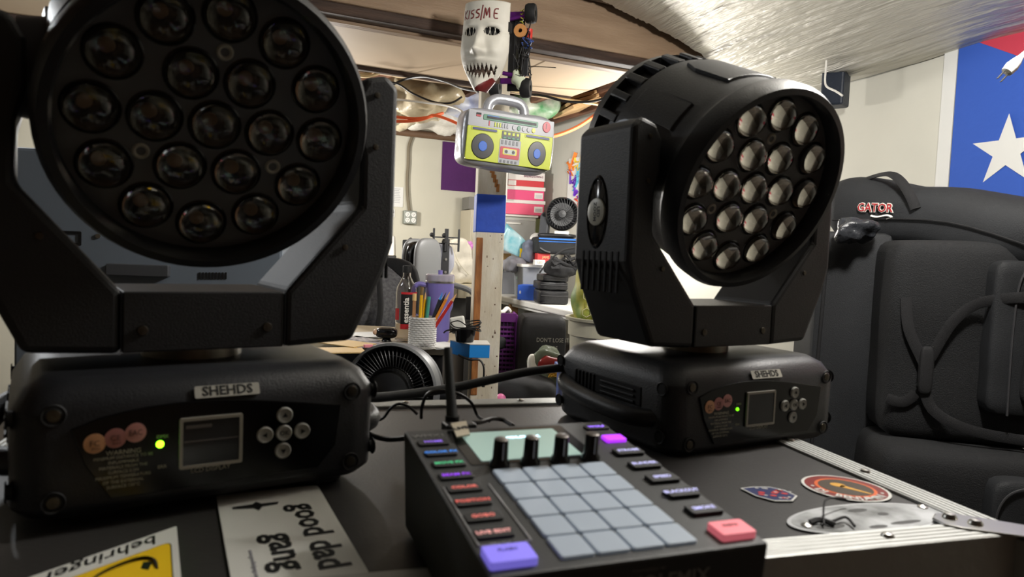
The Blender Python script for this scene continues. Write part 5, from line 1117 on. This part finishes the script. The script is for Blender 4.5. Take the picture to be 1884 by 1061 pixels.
# under the table
q = PD(945, 575, 4.0); q0 = PD(907, 575, 4.0)
M = FR(Vector((q0.x, q0.y, 0)), radians(5)); hm = thing('laundry_hamper', 'tall purple perforated laundry hamper right of the post', 'hamper', M); hz = q.z; hw_ = .125
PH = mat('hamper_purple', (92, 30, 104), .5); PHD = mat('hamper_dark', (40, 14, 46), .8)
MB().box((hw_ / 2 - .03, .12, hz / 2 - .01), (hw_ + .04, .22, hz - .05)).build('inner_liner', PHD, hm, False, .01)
g = MB()
for k in range(24): g.box((hw_ / 2 - .03, .0, .04 + k * (hz - .1) / 24), (hw_ + .06, .006, .012))
for k in range(9): g.box((-.04 + k * hw_ / 6.0, .002, hz / 2), (.005, .006, hz - .06))
for x in (-.062, hw_ + .012): g.box((x, .11, hz / 2), (.012, .24, hz - .03))
g.box((hw_ / 2 - .03, .0, hz - .03), (hw_ + .08, .02, .05)); g['kind'] if False else None
hl = g.build('perforated_side', PH, hm, False, .001)
MB().tube([(-.05, .02, hz + .005), (.0, -.01, hz + .02), (.05, .0, hz + .0), (.08, .03, hz + .02), (.10, .06, hz)], .012, 8).build('white_cloth', WHT, hm)
M, w, h = face(962, 582, 1036, 720, 3.75, radians(6), .0); to = thing('black_tote_bag', 'black shopping bag with pale DONT LOSE IT print under the table', 'bag', M)
MB().soft((w / 2, .12, h / 2), (w * 1.15, .24, h), .18, .008, 8, 12, seed=3).build('bag_body', mat('tote_black', (22, 22, 23), .7, bump=.2, bscale=20), to)
text('lettering', "DON'T LOSE IT", .032, mat('pale_print2', (150, 148, 138), .6), to, TF(w * .72, -.006, (PD(1010, 626, 3.75).z)), .0003, sx=.8)
text('lettering', 'BEFORE', .030, mat('pale_print2', (150, 148, 138)), to, TF(w * .66, -.006, (PD(1010, 641, 3.75).z)), .0003, sx=.8)
q = PD(1005, 690, 3.3); tr = thing('rubbish_bag', 'clear rubbish bag with red and gold wrappers under the table', 'bag', FR(Vector((q.x, q.y, q.z)), .2))
MB().soft((0, 0, 0), (.20, .16, .24), .7, .05, 14, 14, seed=12).build('clear_film', mat('cloudy_film', (120, 128, 112), .2, trans=.35, ior=1.1, bump=.6, bscale=20), tr)
MB().soft((-.075, -.05, .04), (.06, .05, .13), .7, .01, 20, 8).build('white_cup', WHT, tr)
MB().soft((-.01, -.075, .065), (.10, .05, .07), .6, .012, 30, 8, seed=2).build('red_wrapper', mat('wrapper_red', (140, 30, 30), .4), tr)
g = MB(); random.seed(8)
for k in range(26): g.tube([(random.uniform(-.02, .06), -.095 + random.uniform(0, .02), random.uniform(.0, .06)) for _ in range(3)], .0025, 5, 4)
g.build('gold_tinsel', mat('gold_tinsel', (206, 164, 70), .3, .7), tr)
q = PD(965, 725, 3.2); dk2 = MB().soft((0, 0, 0), (.30, .24, .26), .6, .03, 8, 12, seed=21).build('stuffed_sack', mat('charcoal_sack', (40, 42, 46), .8, bump=.3, bscale=16)); place(dk2, FR(Vector((q.x + .0, q.y, .13 + .25)))); tag(dk2, 'stuffed charcoal grey sack on the floor right of the hamper', 'sack')
o, w, h = carton('white_box', 'low grey-white box on the floor under the pink ball', 'box', 902, 748, 936, 790, 3.0, .3, .15, mat('box_offwhite', (170, 168, 162), .7), z0=0)
q = PD(921, 736, 3.0); q.z = h + .023; q.y += .06; o = MB().sph((0, 0, 0), .023, 20).build('pink_ball', mat('ball_pink', (222, 120, 172), .35)); place(o, Matrix.Translation(q)); tag(o, 'small shiny pink ball low beside the post', 'ball')
o, w, h = carton('blue_crate', 'blue plastic crate edge showing left of the right spotlight base', 'crate', 1038, 692, 1075, 760, 2.5, .05, .25, mat('crate_blue', (62, 84, 150), .5), z0=.25); MB().box((w / 2, .12, h), (w + .02, .28, .02)).build('crate_rim', mat('crate_blue', (62, 84, 150)), o, False, .003)
o, w, h = carton('wall_stud', 'bare wooden stud standing under the table by the wall', 'stud', 937, 560, 953, 600, 4.8, .2, .05, WOODL, z0=.0)
for i, (px, d) in enumerate(((925, 4.9), (975, 4.6), (1010, 4.4))):
    q = PD(px, 640, d); o = MB().soft((0, 0, .25), (.32, .3, .5), .35, .03, 6, 10, seed=30 + i).build('storage_sack', mat('dim_sack_%d' % i, ((46, 40, 36), (40, 40, 42), (52, 46, 40))[i], .85)); place(o, FR(Vector((q.x, q.y, 0)), .3 * i)); tag(o, ('dim brown sack deepest under the white table', 'dark grey sack behind the black shopping bag', 'brown-black sack under the table by its near leg')[i], 'sack')
# ================================================================ SOFT EQUIPMENT BAGS AT RIGHT
def rb(px, py, d): return PD(px, py, d)
BY = radians(-52)
def bagframe(px, py, d, yaw): q = PD(px, py, d); return FR(Vector((q.x, q.y, 0)), yaw), q.z
YB = radians(-12)
# tall padded bag directly behind the right spotlight
M, w, h = face(1490, 425, 1638, 860, 2.15, YB, 0); tbg = thing('padded_case_bag', 'tall plain black padded bag directly right of the right spotlight', 'bag', M)
MB().soft((w / 2, .14, h / 2), (w, .30, h), .14, .006, 5, 16, seed=1).build('bag_body', FAB2, tbg)
MB().tube([(.03, -.012, h * .97), (.02, -.014, h * .5), (.03, -.012, .05)], .005, 6).build('piping', WEB, tbg)
MB().box((w * .5, -.013, h * .38), (w * .9, .006, .004)).build('seam', WEB, tbg, False)
# big duffel with front pocket and webbing
M, w, h = face(1634, 448, 1945, 812, 1.95, YB, PD(1700, 806, 1.95).z); du = thing('equipment_duffel', 'large black duffel bag with front pocket and crossed webbing handles', 'bag', M)
MB().soft((w / 2, .15, h / 2), (w * 1.02, .34, h * 1.02), .17, .008, 5, 18, seed=2).build('bag_body', FAB, du)
MB().soft((w * .80, -.03, h * .55), (w * .52, .10, h * .74), .2, .006, 8, 14, seed=3).build('front_pocket', FAB2, du)
MB().soft((w * .88, -.075, h * .48), (w * .32, .05, h * .46), .2, .004, 8, 12, seed=4).build('small_pocket', FAB, du)
for pts in ([(.03, -.022, h * .72), (w * .10, -.028, h * .56), (w * .2, -.03, h * .40), (w * .22, -.03, h * .34)], [(w * .24, -.03, h * .42), (w * .34, -.04, h * .60), (w * .46, -.05, h * .70), (w * .62, -.085, h * .745), (w * .80, -.098, h * .75)], [(w * .2, -.03, h * .30), (w * .27, -.035, h * .17), (w * .42, -.045, h * .10), (w * .6, -.05, h * .07), (w * .8, -.06, h * .06)], [(.0, -.022, h * .20), (w * .10, -.027, h * .19), (w * .17, -.03, h * .24)]):
    MB().tube(pts, .014, 8, 5, .14, nrm=(0, 1, 0)).build('webbing_strap', WEB, du)
MB().soft((w * .215, -.034, h * .36), (.035, .022, .13), .5, 0, 1, 10).build('handle_wrap', WEB, du)
MB().tube([(w * .66, -.082, h * .18), (w * .655, -.083, h * .6), (w * .68, -.083, h * .84), (w * .78, -.083, h * .90), (w * 1.0, -.083, h * .91)], .0028, 6).build('zip', mat('zip_dark', (60, 60, 62)), du)
MB().box((w * .855, -.104, h * .75), (.055, .006, .05)).build('logo_patch', WEB, du, False, .002)
MB().tube([(w * .64, -.07, h * .40), (w * .64, -.074, h * .30)], .0022, 6).build('zip_pull', STEEL, du)
# lower duffel
zl = PD(1700, 806, 1.95).z
M, w, h = face(1622, 790, 1960, 1000, 1.85, YB, .12); lo = thing('equipment_duffel', 'lower black duffel with curved zip pocket beneath the large duffel', 'bag', M); h = zl - .12
MB().soft((w / 2, .15, h / 2), (w, .34, h), .2, .008, 5, 16, seed=5).build('bag_body', FAB, lo)
MB().soft((w * .86, -.03, h * .60), (w * .62, .09, h * .62), .22, .006, 8, 12, seed=6).build('front_pocket', FAB2, lo)
MB().tube([(w * .56, -.075, h * .55), (w * .58, -.08, h * .78), (w * .68, -.08, h * .88), (w * .9, -.08, h * .9)], .0028, 6).build('zip', mat('zip_dark', (60, 60, 62)), lo)
MB().box((w / 2, .15, -.06), (w * .9, .26, .12)).build('skid_base', BLK, lo, False, .01)
# long bag on top
p0, p1 = PD(1570, 388, 2.25), PD(1990, 450, 1.75)
ya = atan2((p1 - p0).y, (p1 - p0).x); L = (p1 - p0).length
lg = thing('long_stand_bag', 'long black stand bag with red and white logo lying on top of the bags', 'bag', FR(p0, ya, 0, .0))
rz_ = (p1.z - p0.z) / L
g = MB(); n = 20; 
def lb(u, v):
    x = -.12 + (L + .3) * u; a = 2 * pi * v; r1, r2 = .125, .108
    e = (1 - (2 * u - 1) ** 16) ** .5; sq = (abs(cos(a)) ** 2.6 + abs(sin(a)) ** 2.6) ** (-1 / 2.6)
    return (x, r1 * e * sq * cos(a) + .10, r2 * e * sq * sin(a) + rz_ * x - .028 * 0 + .006 * noise.noise(Vector((x * 5, a, 0))) + .004 * sin(x * 20 + a))
vs = [lb(i / 40, j / 32) for j in range(33) for i in range(41)]
g.add(vs, [(j * 41 + i, j * 41 + i + 1, (j + 1) * 41 + i + 1, (j + 1) * 41 + i) for j in range(32) for i in range(40)]); g.build('bag_body', FAB2, lg)
MB().tube([(-.02, .07, .104), (.04, .05, .114), (.10, .02, .112), (.15, -.01, .085), (.19, -.028, .04), (.21, -.03, -.0)], .014, 8, 5, .3, nrm=(0, -.6, .8)).build('carry_handle', WEB, lg)
MB().tube([(-.05, -.03, -.03), (.3, -.031, -.04), (L, -.03, -.05 + rz_ * L)], .003, 6).build('zip', WEB, lg)
Mq = CTi
qn = PD(1584, 379, 2.10); lp = lg.matrix_world.inverted() @ qn; lm = Matrix.Translation((lp.x, -.032, lp.z)) @ Matrix.Rotation(.0, 4, 'Y') @ Matrix.Rotation(.05, 4, 'Y') @ RX90
text('logo_outline', 'GATOR', .036, WHT, lg, lm @ Matrix.Translation((-.010, 0, 0)), .0012, bold=.0022, sx=.9)
text('logo_letters', 'GATOR', .036, mat('logo_red', (168, 34, 40), .5), lg, lm @ Matrix.Translation((-.010, 0, .0016)), .0012, bold=.0002, sx=.9)
MB().tube([(lp.x - .02, -.034, lp.z - .022), (lp.x + .0, -.035, lp.z - .026), (lp.x + .03, -.035, lp.z - .022), (lp.x + .045, -.034, lp.z - .028), (lp.x + .03, -.034, lp.z - .034)], .0035, 6, 5, .4).build('reptile_emblem', WHT, lg)
o = MB().soft((0, 0, 0), (.12, .07, .06), .8, .03, 30, 12, seed=15).build('plastic_wrap', mat('black_film', (48, 50, 54), .25, bump=.8, bscale=40)); place(o, FR(PD(1578, 425, 2.05), .2)); tag(o, 'crumpled shiny black plastic tucked under the long stand bag', 'plastic')

# grey equipment cabinet seen through the left spotlight yoke
M, w, h = face(24, 284, 520, 700, 1.62, radians(10), 0); eq = thing('equipment_cabinet', 'blue-grey metal cabinet seen through the yoke of the left spotlight', 'cabinet', M)
EQG = mat('bluegrey_metal', (118, 128, 140), .45, .1, bump=.05)
MB().box((w / 2, .2, h / 2), (w, .4, h)).build('shell', EQG, eq, False, .008)
def onf(px, py): r = PP(px, py, M.translation, M.to_3x3() @ Vector((0, 1, 0))); q = M.inverted() @ r; return q.x, q.z
a, b = onf(200, 484), onf(314, 509); MB().prism(rrect(a[0], b[1], b[0], a[1], .004), -.02, .0).build('hand_bar', mat('bar_grey', (74, 76, 80), .5), eq, False, .002)
a, b = onf(110, 424), onf(150, 452); MB().ringprism(rrect(a[0], b[1], b[0], a[1], .003), rrect(a[0] + .006, b[1] + .006, b[0] - .006, a[1] - .006, .001), -.003, 0).build('latch_recess', INK, eq, False)
a = onf(181, 434); MB().cyl((a[0], -.004, a[1]), (a[0], .0, a[1]), .0055, n=12).build('screw', STEEL, eq)
g = MB()
for i in range(9): a = onf(368 + i * 6, 507); g.box((a[0], -.001, a[1]), (.003, .003, .016))
g.build('vent_slots', INK, eq, False)
